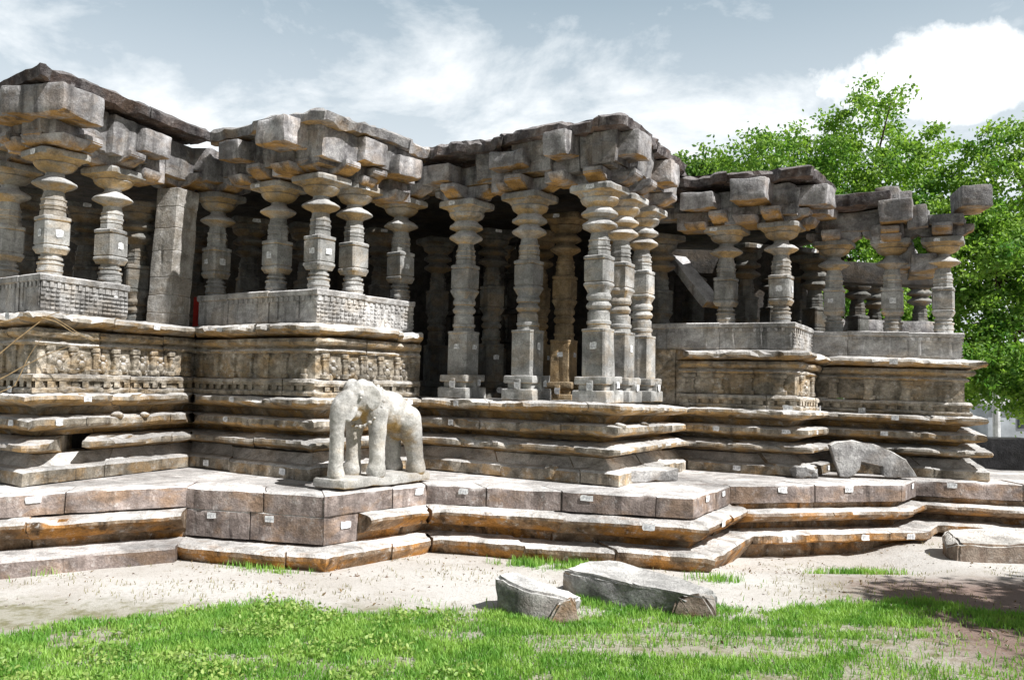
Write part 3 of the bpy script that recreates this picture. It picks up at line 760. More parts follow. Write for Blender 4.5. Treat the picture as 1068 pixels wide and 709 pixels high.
def dim(k):
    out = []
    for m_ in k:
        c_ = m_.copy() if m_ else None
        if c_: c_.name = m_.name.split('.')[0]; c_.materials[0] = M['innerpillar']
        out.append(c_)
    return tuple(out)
SHORT = [make_short(s) for s in range(1, 9)]; TALL = [make_tall(s) for s in range(11, 16)]
def put_pillar(x, y, z, ang, kind, scale=1.0):
    me, mc, mb = kind
    o = bpy.data.objects.new("pillar", me); COL.objects.link(o); o.parent = temple
    o.matrix_parent_inverse = Matrix.Translation(-temple.location)
    o.location = (x, y, z); o.rotation_euler = (random.uniform(-.006, .006), random.uniform(-.006, .006), ang); o.scale = (min(1, scale * 1.02),) * 2 + (scale,)
    c = bpy.data.objects.new("capital", mc); COL.objects.link(c); c.parent = o
    if mb:
        q = bpy.data.objects.new("pillar_base", mb); COL.objects.link(q); q.parent = o
    return o
INS = -0.27
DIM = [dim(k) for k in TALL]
def seg_ang(i):
    d = WALL[i + 1] - WALL[i]; return math.atan2(d.y, d.x)
rk = random.Random(3)
def pillar_on(i, px, kind, z, scale=1.0, inset=INS, t=None):
    if t is None: t = line_t(i, px, inset, 3.2)
    p = face_pt(i, t, inset, 0)
    put_pillar(p.x, p.y, z, seg_ang(i), kind, scale)
    return t
ZP = Z0 + TT
PIL = []           # (segment, t) of pillars carrying beams
si_ = [0]
def S():
    si_[0] += 1; return SHORT[si_[0] % len(SHORT)]
for i, px in ((0, 8), (1, 116), (2, 226), (2, 289), (3, 369), (3, 418)):
    PIL.append((i, pillar_on(i, px, S(), ZP)))
for i, kind in ((1, 0), (3, 0)):
    p = WALL[i] + wms[i] * INS; put_pillar(p.x, p.y, ZP, seg_ang(i - 1), S())
ZT = Z0 + 1.09
for i, px in ((4, 485), (4, 552)):
    PIL.append((i, pillar_on(i, px, rk.choice(TALL), ZT, 1.0, -.20)))
p = WALL[5] + wms[5] * -.24; put_pillar(p.x, p.y, ZT, seg_ang(4), TALL[3])
for i, px in ((5, 647), (5, 670)):
    PIL.append((i, pillar_on(i, px, TALL[2 if px < 650 else 4], ZT, 1.0, -.24)))
PIL.append((6, pillar_on(6, 757, S(), Z0 + TT * .921, .99)))
p = WALL[7] + wms[7] * INS; put_pillar(p.x, p.y, Z0 + TT * .92, seg_ang(6), S(), .99)
PIL.append((8, pillar_on(8, 870, S(), Z0 + TT * .895, .95))); PIL.append((8, pillar_on(8, 931, S(), Z0 + TT * .885, .95)))
PIL.append((8, pillar_on(8, 984, S(), Z0 + TT * .877, .95)))

# ---- inner hall: floor, inner pillars, dark back walls, shrine wall glimpsed in the porch
bm = bmesh.new()
fl = [S0 - wms[0] * .5] + [WALL[i] - wms[i] * .45 for i in range(1, 10)] + [E0 - wns[9] * .5]
vs = [bm.verts.new((q.x, q.y, Z0 + .98)) for q in fl] + [bm.verts.new((9.5, 23, Z0 + .98)), bm.verts.new((-12, 23, Z0 + .98))]
f = bm.faces.new(vs); r = bmesh.ops.extrude_face_region(bm, geom=[f])
for v in [x for x in r['geom'] if isinstance(x, bmesh.types.BMVert)]: v.co.z = Z0 + .3
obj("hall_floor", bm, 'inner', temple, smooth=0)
inner_px = [(18, 12.6), (85, 13.6), (140, 13.4), (200, 15.6), (256, 14.6), (316, 15.0), (395, 15.4), (455, 16.2), (512, 15.2), (528, 17.0), (640, 17.2), (688, 15.4), (723, 17.2), (778, 16.2), (833, 16.6), (803, 18.2), (850, 16.0), (895, 17.5), (912, 19.5), (960, 18.5)]
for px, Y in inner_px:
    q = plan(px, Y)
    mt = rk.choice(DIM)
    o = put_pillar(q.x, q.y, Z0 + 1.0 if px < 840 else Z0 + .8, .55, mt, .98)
# walls at the back of the hall
def wall_box(name, a, b_, z0, z1, th, mat):
    a, b_ = Vector(a), Vector(b_); d = (b_ - a); L = d.length; R3 = Matrix.Rotation(math.atan2(d.y, d.x), 3, 'Z')
    bm = bmesh.new(); c = (a + b_) / 2
    rough_box(bm, (c.x, c.y, (z0 + z1) / 2), (L, th, z1 - z0), R3, .015, .02, .45)
    return obj(name, bm, mat, temple)
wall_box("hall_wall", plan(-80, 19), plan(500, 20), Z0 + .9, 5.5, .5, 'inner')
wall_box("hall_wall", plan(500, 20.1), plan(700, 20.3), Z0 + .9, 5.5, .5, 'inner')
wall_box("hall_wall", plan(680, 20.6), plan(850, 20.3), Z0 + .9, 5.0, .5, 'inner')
# shrine wall with stepped pilasters (ochre, lit by bounce between porch pillars)
OCH = []
for m_ in TALL[1]:
    c_ = m_.copy(); c_.name = m_.name.split('.')[0]; c_.materials[0] = M['shrine']; OCH.append(c_)
for px, Y, sc_ in ((588, 14.6, 1.04), (638, 15.6, 1.04), (562, 16.4, 1.04)):
    q = plan(px, Y); put_pillar(q.x, q.y, Z0 + 1.0, -.45, OCH, sc_)
R3 = Matrix.Rotation(-.5, 3, 'Z')
sw = plan(505, 17.3)
bm = bmesh.new()
for dx, w, dpt in ((0, .24, .9), (-.26, .2, .76), (.26, .2, .76), (-.5, .2, .62), (.5, .2, .62), (-.74, .2, .48), (.74, .2, .48), (.96, .2, .3)):
    for zc, hh, e in ((1.95, .12, .12), (2.10, .14, .02), (2.24, .08, .10), (2.62, .62, 0), (2.98, .07, .05), (3.25, .44, -.02), (3.55, .1, .07), (3.9, .56, 0), (4.24, .1, .1), (4.6, .6, 0), (4.95, .12, .15)):
        c = Vector((sw.x, sw.y, zc)) + R3 @ Vector((dx, 0, 0)); rough_box(bm, c, (w + e, dpt + e, hh), R3, .01, .015, .25)
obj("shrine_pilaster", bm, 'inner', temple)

# masonry pier propping the broken beam on the left bay
t_p = line_t(1, 176, -.15, 2.4); pp = face_pt(1, t_p, -.22, 0); Rp = Matrix.Rotation(seg_ang(1), 3, 'Z')
bm = bmesh.new(); zz = Z0 + 2.0; rp = random.Random(8); secs = []
while zz < 4.98:
    h = rp.uniform(.26, .40); q = .215 + rp.uniform(-.004, .004)
    secs += [(zz, q - .008, 'sq'), (zz + .008, q, 'sq'), (zz + h * .5, q, 'sq'), (zz + h - .012, q, 'sq'), (zz + h - .004, q - .008, 'sq')]
    zz += h
loft(bm, secs, 64, .006)
for v in bm.verts:
    w = Rp @ Vector((v.co.x * 1.08, v.co.y, 0)); v.co = Vector((pp.x + w.x + (v.co.z - 3.4) * .045, pp.y + w.y, v.co.z)); v.co += nv(v.co, 5) * .012
obj("masonry_pier", bm, 'pier', temple)

# ---- beams, brackets, corbels and roof slabs
ZA = ZP + 1.63                        # top of the capitals, about 5.05
def beam(i, ta, tb, z0, z1, o0, o1, mat='roof', name="beam", amp=.02, k=1.0):
    a = face_pt(i, ta, (o0 + o1) / 2, 0); b_ = face_pt(i, tb, (o0 + o1) / 2, 0)
    d = b_ - a; L = d.length; R3 = Matrix.Rotation(math.atan2(d.y, d.x), 3, 'Z'); c = (a + b_) / 2
    bm = bmesh.new(); rough_box(bm, (c.x, c.y, (z0 + z1) / 2), (L, o1 - o0, z1 - z0), R3, amp, .025, .16)
    return obj(name, bm, mat, temple)
def bracket(i, t, z, arm=.52, inset=INS, k=1.0, deep=True):
    c = face_pt(i, t, inset, 0); R3 = Matrix.Rotation(seg_ang(i), 3, 'Z'); bm = bmesh.new()
    a_ = arm
    pr = [(-a_, .225), (a_, .225), (a_ * 1.01, .15), (a_ * .95, .115), (a_ * .80, .10), (a_ * .74, .07), (a_ * .6, .045), (a_ * .42, .035), (.19, .0)]
    pr += [(-x, z_) for x, z_ in pr[2:][::-1]]
    for ax, th in ((0, .30), (1, .296)):
        b2 = bmesh.new()
        f = b2.faces.new([b2.verts.new((x * (1 if ax == 0 else .97), -th / 2, z_ + .001 * ax)) for x, z_ in pr])
        r = bmesh.ops.extrude_face_region(b2, geom=[f])
        for v in [q for q in r['geom'] if isinstance(q, bmesh.types.BMVert)]: v.co.y += th
        bmesh.ops.bevel(b2, geom=list(b2.edges), offset=.012, segments=2, affect='EDGES')
        Rx = R3 @ Matrix.Rotation(math.pi / 2 * ax, 3, 'Z'); vm = {}
        for v in b2.verts:
            w = Rx @ v.co + Vector((c.x, c.y, z)); vm[v] = bm.verts.new(w + nv(w, 4) * .012)
        for f in b2.faces: bm.faces.new([vm[v] for v in f.verts])
        b2.free()
    obj("bracket", bm, 'corbel', temple)
def corbel(i, t, z, out=.5, w=.48, h=.29, step=True, mat='corbel', back=-.5, rz=0.0):
    """long cross beam whose squared head juts out over the parapet, with a shorter stone stepped below it"""
    rr_ = random.Random(int(t * 997) + i); R3 = Matrix.Rotation(seg_ang(i) + rz + rr_.uniform(-.05, .05), 3, 'Z') @ Matrix.Rotation(rr_.uniform(-.03, .05), 3, 'X') @ Matrix.Rotation(rr_.uniform(-.03, .03), 3, 'Y'); bm = bmesh.new()
    w *= rr_.uniform(.8, 1.3); h *= rr_.uniform(.75, 1.15); out *= rr_.uniform(.75, 1.12)
    c = face_pt(i, t, (out + back) / 2, 0)
    lim = ZB + .47 if i < 6 else z + h
    h = min(h, .36); z = min(z, lim - h)
    rough_box(bm, (c.x, c.y, z + h / 2), (w, out - back, h), R3, .03, .028, .09, 2.6)
    if step:
        o2 = out * .12
        c = face_pt(i, t, (o2 + back) / 2, 0)
        rough_box(bm, (c.x, c.y, z - .14), (w * .96, o2 - back, .30), R3, .014, .022, .12)
        o2 = out * .5
        c = face_pt(i, t, (o2 + back) / 2, 0)
        rough_box(bm, (c.x, c.y, z - .235), (w * .7, o2 - back, .13), R3, .014, .03, .12, taper=.8)
    obj("corbel", bm, mat, temple)
def roof_edge(i0, i1, top, mat='rubble', out=.33, th=.19, ta=0.0, tb=1.0, ms=None, path=None, name="roof_slab", top_amp=.07):
    path = path or WALL[i0:i1 + 1]; ms = ms or wms[i0:i1 + 1]
    prof = [(out, top - th), (out + .03, top - .07), (out - .05, top - .015), (-.3, top + .02), (-1.1, top + .02), (-1.1, top - th)]
    return sweep(name, path, prof, mat, temple, zb=0, ms=ms, amp=.035, chip=.10, blk=(.9, 1.9), groove=.03, jit=.05, top_amp=top_amp, seg=.09, zj=.03)
def infill(i, ta, tb, z0, z1, o=.10, mat='roof'):
    o -= .06; z1 -= .05
    """upright eave stones between the corbels"""
    a, b_ = face_pt(i, ta, o, 0).xy, face_pt(i, tb, o, 0).xy
    prof = [(-.02, z0), (.02, z1), (-.35, z1), (-.35, z0)]
    nn = perp((b_ - a).normalized())
    sweep("eave_stone", [a, b_], prof, mat, temple, zb=0, ms=[nn, nn], amp=.02, chip=.09, blk=(.35, .8), groove=.10, jit=.075, zj=.055)
ZB = ZA + .22
# bay 1
for i, t in ((0, .55), (0, .86), (1, .32), (1, .80)): bracket(i, t, ZA)
bracket(1, .0 + .05, ZA)
beam(0, .0, .97, ZB, ZB + .30, -.46, -.10); beam(1, .06, .98, ZB - .02, ZB + .28, -.46, -.1)
corbel(0, line_t(0, 20, .3, 4.9), ZB + .12, .52, .50, .40); corbel(1, .02, ZB + .16, .50, .55, .42); corbel(1, line_t(1, 138, .3, 4.7), ZB + .02, .34, .46, .36); corbel(1, line_t(1, 205, .2, 4.6), ZB + .08, .36, .46, .38, step=False)
corbel(0, .45, ZB + .1, .5, .5, .4)
infill(0, .0, .95, ZB - .05, ZB + .54, .16); infill(1, .10, .95, ZB - .1, ZB + .46, .12)
roof_edge(0, 2, ZB + .70, path=[S0, b1c, b1c.lerp(in12, .92)], ms=[wms[0], wms[1], wns[1]], top_amp=.09)
# bay 2
for i, t in PIL:
    if i in (2, 3): bracket(i, t, ZA)
bracket(3, .06, ZA)
beam(2, .06, .96, ZB, ZB + .30, -.46, -.1); beam(3, .06, .98, ZB - .01, ZB + .29, -.46, -.1)
corbel(2, line_t(2, 262, .3, 4.7), ZB + .10, .50, .44, .34); corbel(2, line_t(2, 312, .3, 4.7), ZB + .16, .52, .46, .38)
corbel(3, line_t(3, 372, .3, 4.7), ZB + .04, .42, .46, .36); corbel(3, line_t(3, 407, .3, 4.7), ZB - .03, .42, .42, .34); corbel(2, line_t(2, 226, .1, 4.6), ZB - .08, .22, .5, .34, step=False)
infill(3, .02, .9, ZB - .02, ZB + .46, .22); infill(2, .3, .98, ZB - .1, ZB + .48, .16)
roof_edge(2, 4, ZB + .60, 'roof', path=[in12.lerp(b2c, .22), b2c, b2c.lerp(in23, 1.0)], ms=[wns[2], wms[3], wns[3]], top_amp=.06)
# bay 3 (porch)
for i, t in PIL:
    if i in (4, 5): bracket(i, t, ZA - .06, inset=-.22)
bracket(5, .05, ZA - .06, inset=-.22)
beam(4, .0, .96, ZB - .04, ZB + .26, -.42, -.06); beam(5, .05, .98, ZB - .05, ZB + .25, -.42, -.06)
corbel(4, line_t(4, 472, .3, 4.7), ZB - .02, .34, .46, .26, step=False); corbel(4, line_t(4, 552, .3, 4.8), ZB + .06, .44, .50, .32); corbel(4, line_t(4, 606, .3, 4.8), ZB + .12, .52, .46, .42)
corbel(5, line_t(5, 655, .3, 4.8), ZB + .10, .5, .5, .40); corbel(5, line_t(5, 690, .3, 4.8), ZB + .02, .42, .5, .34, step=False)
infill(4, .30, .98, ZB - .04, ZB + .46, .14); infill(5, .0, .9, ZB - .04, ZB + .46, .2)
roof_edge(4, 6, ZB + .60, 'rubble', top_amp=.08)
# bay 4
z4 = Z0 + TT * .92 + 1.63 * .99
for i, t in PIL:
    if i == 6: bracket(i, t, z4)
bracket(6, .97, z4)
beam(6, -.1, .97, z4 + .2, z4 + .48, -.46, -.1); beam(7, .0, .98, z4 + .2, z4 + .46, -.46, -.1)
corbel(6, line_t(6, 749, .3, 4.7), z4 + .26, .46, .44, .30); corbel(6, line_t(6, 802, .3, 4.7), z4 + .28, .48, .46, .38); corbel(7, .28, z4 + .26, .46, .5, .36)
corbel(7, .75, z4 + .22, .46, .5, .32, step=False)
infill(6, .2, .98, z4 + .1, z4 + .6, .14); infill(7, .0, .8, z4 + .1, z4 + .55, .16)
roof_edge(6, 8, z4 + .82, 'rubble', path=[in34 - dA4 * .6, b4c, in45], ms=[wns[6], wms[7], wns[7]], top_amp=.08)
# bay 5, broken
z5 = Z0 + TT * .883 + 1.63 * .95
for i, t in PIL:
    if i == 8: bracket(i, t, z5 - .03, .45)
t1, t2, t3 = [t for i, t in PIL if i == 8]
beam(8, t1 - .12, t2, z5 + .18, z5 + .52, -.5, -.1, 'roof'); beam(8, t2 + .06, t3 + .1, z5 + .17, z5 + .36, -.46, -.1, 'roof')
beam(8, t1 - .12, t2 - .02, z5 + .54, z5 + .76, -.7, .28, 'rubble', "roof_slab", .04)
corbel(8, t2 - .04, z5 + .24, .30, .46, .34); corbel(8, t2 + .13, z5 + .14, .22, .30, .38, step=False, mat='roof'); corbel(8, t2 + .02, z5 + .60, -.05, .42, .26, step=False, mat='roof', back=-.7); corbel(8, t2 + .11, z5 + .58, -.1, .26, .30, step=False, mat='roof', back=-.7, rz=.15)
corbel(8, t3 + .12, z5 + .40, .2, .5, .30, step=False, mat='roof', rz=.3); corbel(8, t3 - .03, z5 + .18, .1, .48, .2, step=False, mat='roof')
corbel(8, t3 + .14, z5 - .52, -.1, .4, .36, step=False, mat='roof', back=-1.6, rz=.1); corbel(8, t3 - .12, z5 - .45, -.3, .46, .34, step=False, mat='corbel', back=-1.0)
# roof deck behind the edges
bm = bmesh.new()
dk = [(-9.5, 13.2), (S0 - wms[0] * .9), b1c - wms[1] * .9, in12 - wms[2] * .9, b2c - wms[3] * .9, in23 - wms[4] * .9, b3c - wms[5] * .9, in34 - wms[6] * .9, plan(712, 16.0), plan(745, 16.6), plan(800, 16.2), plan(840, 21), (-12, 21)]
vs = [bm.verts.new((q[0], q[1], ZB + .30)) for q in dk[1:]]
f = bm.faces.new(vs); r = bmesh.ops.extrude_face_region(bm, geom=[f])
for v in [x for x in r['geom'] if isinstance(x, bmesh.types.BMVert)]: v.co.z = ZB + .12
obj("roof_deck", bm, 'inner', temple, smooth=0)
bm = bmesh.new()  # unseen deck added over the broken bay to keep it dark
vs = [bm.verts.new((q[0], q[1], z5 + .5)) for q in (face_pt(8, -.1, -.45, 0), face_pt(8, .72, -.45, 0), face_pt(8, .72, -3.2, 0), plan(800, 17.6))]
f = bm.faces.new(vs); r = bmesh.ops.extrude_face_region(bm, geom=[f])
for v in [x for x in r['geom'] if isinstance(x, bmesh.types.BMVert)]: v.co.z = z5 + .3
obj("roof_deck", bm, 'inner', temple, smooth=0)
wall_box("ceiling_beam", plan(690, 16.4), plan(860, 16.6), 4.3, 4.75, .45, 'inner')
wall_box("ceiling_beam", plan(840, 16.2), plan(985, 16.4), 4.15, 4.55, .45, 'inner')
wall_box("ceiling_beam", plan(850, 17.6), plan(970, 18.0), 3.35, 3.6, .4, 'roof')
a = on_y(705, 270, 16.0); b_ = on_y(743, 318, 15.2)
bm = bmesh.new(); d = (b_ - a); R3 = d.to_track_quat('X', 'Z').to_matrix(); rough_box(bm, (a + b_) / 2, (d.length, .4, .16), R3, .015, .02, .12)
obj("fallen_beam", bm, 'corbel', temple)

# ------------------------------------------------------------------ elephant
def blob(name, balls, voxel, mats, parent, smooth_it=6):
    bm = bmesh.new()
    for (c, r) in balls:
        r = r if isinstance(r, tuple) else (r, r, r)
        bmesh.ops.create_icosphere(bm, subdivisions=3, radius=1.0, matrix=Matrix.Translation(c) @ Matrix.Diagonal((*r, 1)))
    me = bpy.data.meshes.new(name); bm.to_mesh(me); bm.free()
    o = bpy.data.objects.new(name, me); COL.objects.link(o)
    md = o.modifiers.new("r", 'REMESH'); md.mode = 'VOXEL'; md.voxel_size = voxel; md.use_smooth_shade = True
    ms_ = o.modifiers.new("s", 'SMOOTH'); ms_.iterations = smooth_it; ms_.factor = .5
    dg = bpy.context.evaluated_depsgraph_get()
    new = bpy.data.meshes.new_from_object(o.evaluated_get(dg)); bpy.data.objects.remove(o); bpy.data.meshes.remove(me)
    return new
def limb(a, b_, ra, rb, n=9):
    a, b_ = Vector(a), Vector(b_); return [(a.lerp(b_, k / n), ra + (rb - ra) * k / n) for k in range(n + 1)]
balls = [((-.10, 0, .85), (.42, .26, .255)), ((-.34, 0, .77), (.31, .25, .245)), ((.15, 0, .89), (.30, .275, .275)), ((-.46, 0, .66), (.20, .23, .24)), ((.38, 0, .97), (.20, .20, .22)),
         ((.52, 0, 1.0), (.20, .20, .22)), ((.50, .09, 1.13), (.12, .10, .12)), ((.50, -.09, 1.13), (.12, .10, .12)), ((.30, 0, 1.03), (.2, .17, .19)), ((.66, 0, .96), (.13, .15, .15)), ((.56, 0, .80), (.12, .12, .10))]
for pts in ([(.70, 0, .96, .135), (.81, 0, .86, .125), (.85, 0, .72, .11), (.86, 0, .45, .092), (.86, 0, .15, .092), (.85, .0, .04, .11)],
            [(.24, .16, .78, .14), (.23, .17, .45, .105), (.23, .17, .14, .10), (.25, .17, .05, .125)],
            [(.32, -.16, .78, .14), (.33, -.17, .45, .105), (.33, -.17, .14, .10), (.35, -.17, .05, .125)],
            [(-.44, .15, .70, .19), (-.55, .17, .42, .13), (-.62, .17, .16, .11), (-.63, .17, .05, .135)],
            [(-.42, -.15, .70, .18), (-.50, -.17, .42, .12), (-.54, -.17, .14, .105), (-.55, -.17, .05, .13)],
            [(-.60, 0, .74, .06), (-.72, 0, .46, .045), (-.80, .03, .14, .06), (-.82, .03, .04, .09)]):
    for p, q in zip(pts[:-1], pts[1:]): balls += limb(p[:3], q[:3], p[3] * 1.06, q[3] * 1.06)
for s in (1, -1):
    balls.append(((.60, .175 * s, 1.04), (.05, .03, .03)))
    balls += limb((.66, .12 * s, .84), (.80, .15 * s, .72), .045, .03, 4)
eme = blob("body", balls, .016, 'pale', None, 5)
for v in eme.vertices:
    v.co += nv(v.co, 5) * .014 + nv(v.co, 16) * .005
e_pos = on_z(391, 503, Z0)
ea = on_z(337, 506, Z0); eb = on_z(443, 498, Z0)
eh = math.atan2(-(PP[3] - PP[2]).y, -(PP[3] - PP[2]).x) + .10
e_c = (PP[2] + (PP[3] - PP[2])
       .normalized() * 1.08) - perp((PP[3] - PP[2]).normalized()) * .40
eleph = thing("elephant_statue", "pale weathered stone elephant standing on the terrace corner", "statue", (e_c.x, e_c.y, Z0 + .01))
Re = Matrix.Rotation(eh, 3, 'Z')
for v in eme.vertices: v.co = Re @ (Vector((v.co.x * .86, v.co.y * .98, v.co.z * .97)) + Vector((-.06, 0, .135)))
eme.shade_smooth()
eo = bpy.data.objects.new("body", eme); COL.objects.link(eo); eme.materials.clear(); eme.materials.append(M['pale']); eo.parent = eleph
bm = bmesh.new(); rough_box(bm, Re @ Vector((.0, 0, .07)), (1.60, .56, .115), Re, .02, .035, .1)
o = obj("pedestal", bm, 'pale', eleph); o.matrix_parent_inverse = Matrix()
for sd in (1, -1):
    bm = bmesh.new()
    bmesh.ops.create_icosphere(bm, subdivisions=4, radius=1.0)
    for v in bm.verts:
        x, y, z = v.co
        lob = 1 - .28 * max(0, -z) * (1 if x > 0 else .4)
        w = Vector((x * .11 * lob, y * .03 + .03 * x * x - .035 * x, z * .17))
        w = Matrix.Rotation(-.12 * sd, 3, 'Z') @ Matrix.Rotation(.25, 3, 'Y') @ Vector((w.x, w.y * sd, w.z))
        w += Vector((.41, .193 * sd, 1.0)); w += nv(w, 9) * .01
        v.co = Re @ (Vector((w.x * .86, w.y * .98, w.z * .97)) + Vector((-.06, 0, .135)))
    o = obj("ear", bm, 'pale', eleph); o.matrix_parent_inverse = Matrix()
    bm = bmesh.new(); c = Vector((.62 * .86 - .06, .19 * sd * .98, 1.0 * .97 + .135))
    bmesh.ops.create_icosphere(bm, subdivisions=2, radius=.022, matrix=Matrix.Translation(Re @ c))
    o = obj("eye", bm, 'pale', eleph); o.matrix_parent_inverse = Matrix()
bm = bmesh.new()
for k in range(22):
    a = 2 * math.pi * k / 22
    c = Vector((.24 - .16 * math.sin(a), .262 * math.cos(a), .90 + .27 * math.sin(a)))
    bmesh.ops.create_icosphere(bm, subdivisions=2, radius=.028 if k % 2 else .02, matrix=Matrix.Translation(Re @ (c * .95 + Vector((-.06, 0, .14)))))
pts = [Re @ (Vector((.24 - .16 * math.sin(a), .258 * math.cos(a), .90 + .265 * math.sin(a))) * .95 + Vector((-.06, 0, .14))) for a in [2 * math.pi * k / 40 for k in range(41)]]
tube(bm, pts, [.014] * 41, 6)
o = obj("bell_necklace", bm, 'pale', eleph); o.matrix_parent_inverse = Matrix()

# ------------------------------------------------------------------ loose stones
def stone_outline(name, pts, Y, th, mat, label, cat, tilt=0.0):
    """outline in photo pixels stood up at depth Y, extruded to real thickness"""
    bm = bmesh.new(); fr = [on_y(x, y, Y) for x, y in pts]
    dense_pts = []
    for a, b_ in zip(fr, fr[1:] + fr[:1]):
        n = max(1, int((b_ - a).length / .06)); dense_pts += [a.lerp(b_, k / n) for k in range(n)]
    zb = min(p.z for p in fr)
    dense_pts = [p + Vector((0, tilt * (p.z - zb), 0)) + nv(p, 7) * .012 for p in dense_pts]
    f = bm.faces.new([bm.verts.new(p) for p in dense_pts])
    r = bmesh.ops.extrude_face_region(bm, geom=[f])
    for v in [x for x in r['geom'] if isinstance(x, bmesh.types.BMVert)]: v.co += Vector((.04, th, 0)) + nv(v.co, 6) * .02
    bmesh.ops.bevel(bm, geom=[e for e in bm.edges if len(e.link_faces) == 2 and e.calc_face_angle() > .9], offset=.012, segments=1, affect='EDGES')
    o = obj(name, bm, mat); tag(o, label, cat); return o
stone_outline("arch_fragment", [(867, 464), (874, 461), (893, 460), (912, 463), (930, 470), (946, 479), (957, 497.5), (925, 498), (921, 496), (921, 487), (899, 482), (897, 490), (891, 496), (884, 498), (876, 497)],
              13.25, .22, 'rock', "broken grey arch slab with a notch leaning before the base", "stone fragment", .12)
def lump(name, c, size, rotz, mat, label, cat, amp=.06, freq=2.0, bev=.05, tilt=(0, 0)):
    bm = bmesh.new(); R3 = Matrix.Rotation(rotz, 3, 'Z') @ Matrix.Rotation(tilt[0], 3, 'X') @ Matrix.Rotation(tilt[1], 3, 'Y')
    rough_box(bm, (c[0], c[1], c[2] + size[2] / 2), size, R3, amp, bev, max(size) / 12, freq)
    o = obj(name, bm, mat, smooth=30); return tag(o, label, cat)
q = on_z(839, 498, Z0); lump("loose_stone", (q.x, q.y + .15, Z0 - .02), (.36, .34, .19), .3, 'rock', "small white rounded stone on the terrace left of the arch slab", "stone", .05, 5)
q = on_z(671, 502, Z0); lump("stone_slab", (q.x, q.y + .18, Z0), (1.05, .42, .17), seg_ang(5) - .52, 'rock', "pale chipped slab lying on the terrace below the porch corner", "slab", .025, 4, .025)
q = on_z(575, 501, Z0); lump("loose_stone", (q.x, q.y + .03, Z0 - .01), (.17, .16, .24), .6, 'wall', "small pointed dark stone propped against the porch base", "stone", .04, 6)
# foreground boulders
def hull_rock(name, pts, mat, label, cat, amp=.03):
    bm = bmesh.new()
    vs = [bm.verts.new(p) for p in pts]; bmesh.ops.convex_hull(bm, input=vs)
    for v in [v for v in bm.verts if not v.link_faces]: bm.verts.remove(v)
    bmesh.ops.bevel(bm, geom=list(bm.edges), offset=.025, segments=2, affect='EDGES')
    for _ in range(3): 
        es = [e for e in bm.edges if e.calc_length() > .09]
        if es: bmesh.ops.subdivide_edges(bm, edges=es, cuts=1)
    bmesh.ops.triangulate(bm, faces=bm.faces)
    for v in bm.verts: v.co += nv(v.co, 2.5) * amp + nv(v.co, 8) * amp * .5 + nv(v.co, 20) * amp * .2
    return tag(obj(name, bm, mat, smooth=38), label, cat)
def gp(px, py, z=0.0, back=0.0):
    p = on_z(px, py, z); return Vector((p.x, p.y + back, z))
# pointed dark-faced boulder
A = [gp(517, 637), gp(560, 649), gp(590, 648), gp(604, 630), gp(524, 625)]
A = [Vector((p.x, p.y, -.05)) for p in A]
A += [on_z(517, 600, .33), on_z(556, 615, .26), on_z(594, 625, .19), on_z(536, 596, .32), on_z(577, 609, .26), on_z(608, 621, .16)]
hull_rock("boulder", A, 'rock', "pointed grey boulder with a dark broken face in the grass", "boulder", .03)
Bp = [on_z(584, 596, .28), on_z(606, 600, .27), on_z(660, 608, .26), on_z(716, 621, .21), on_z(612, 585, .28), on_z(642, 584, .27), on_z(738, 612, .19), on_z(747, 618, .13)]
Bp += [Vector((p.x, p.y, -.05)) for p in (gp(586, 614), gp(606, 627), gp(660, 637), gp(712, 641), gp(742, 636), gp(640, 606), gp(750, 626))]
hull_rock("stone_slab", Bp, 'rock', "long pale flat-topped slab lying behind the grass, beside the boulder", "slab", .028)
q = gp(580, 651); hull_rock("rubble_stone", [q + Vector((a, b2, c)) for a, b2, c in ((-.1, 0, -.02), (.22, 0, -.02), (.24, .3, -.02), (-.05, .3, -.02), (.0, .05, .18), (.14, .04, .24), (.2, .24, .22))], 'brownrock', "brown crumbly stone wedged between the boulder and the slab", "stone", .05)
q = gp(722, 645); hull_rock("rubble_stone", [q + Vector((a, b2, c)) for a, b2, c in ((-.22, 0, -.02), (.22, -.02, -.02), (.26, .3, -.02), (-.2, .3, -.02), (-.16, .05, .2), (.05, .04, .26), (.2, .2, .2))], 'brownrock', "mossy brown stone against the right end of the long slab", "stone", .05)
# big block at right edge
yc = gp(1015, 585).y
Cp = [Vector((p.x, p.y, -.36)) for p in (gp(996, 585), gp(1110, 590), gp(1120, 572), gp(985, 572))]
Cp += [on_y(982, 560, yc + .5), on_y(986, 553, yc + .6), on_y(1000, 566, yc), on_y(1110, 570, yc - .1), on_y(1110, 553, yc + .7), on_y(992, 551, yc + .7), on_y(984, 570, yc + .2)]
hull_rock("stone_block", Cp, 'brownrock', "long brown fallen block with a white top in tree shade", "block", .03)

# dry branches draped over the left corner
bm = bmesh.new()
for pts, r0 in (([(-6, 372), (18, 352), (50, 330), (62, 326)], .009), ([(-6, 398), (20, 384), (48, 370), (70, 362)], .008), ([(-4, 410), (14, 402), (30, 372), (44, 352)], .007), ([(0, 336), (30, 328), (55, 331), (90, 352)], .009), ([(40, 330), (58, 336), (75, 346), (98, 356)], .008)):
    P3 = [on_y(x, y, 10.25 + .004 * x) for x, y in pts]
    fin = []
    for a, b_ in zip(P3[:-1], P3[1:]): fin += [a.lerp(b_, k / 4) + nv(a.lerp(b_, k / 4), 3) * .02 for k in range(4)]
    fin.append(P3[-1]); tube(bm, fin, [r0 * (1 - .6 * k / len(fin)) for k in range(len(fin))], 6)
tag(obj("dry_branch", bm, 'twig'), "dry leafless branch hanging over the left temple corner", "branch")
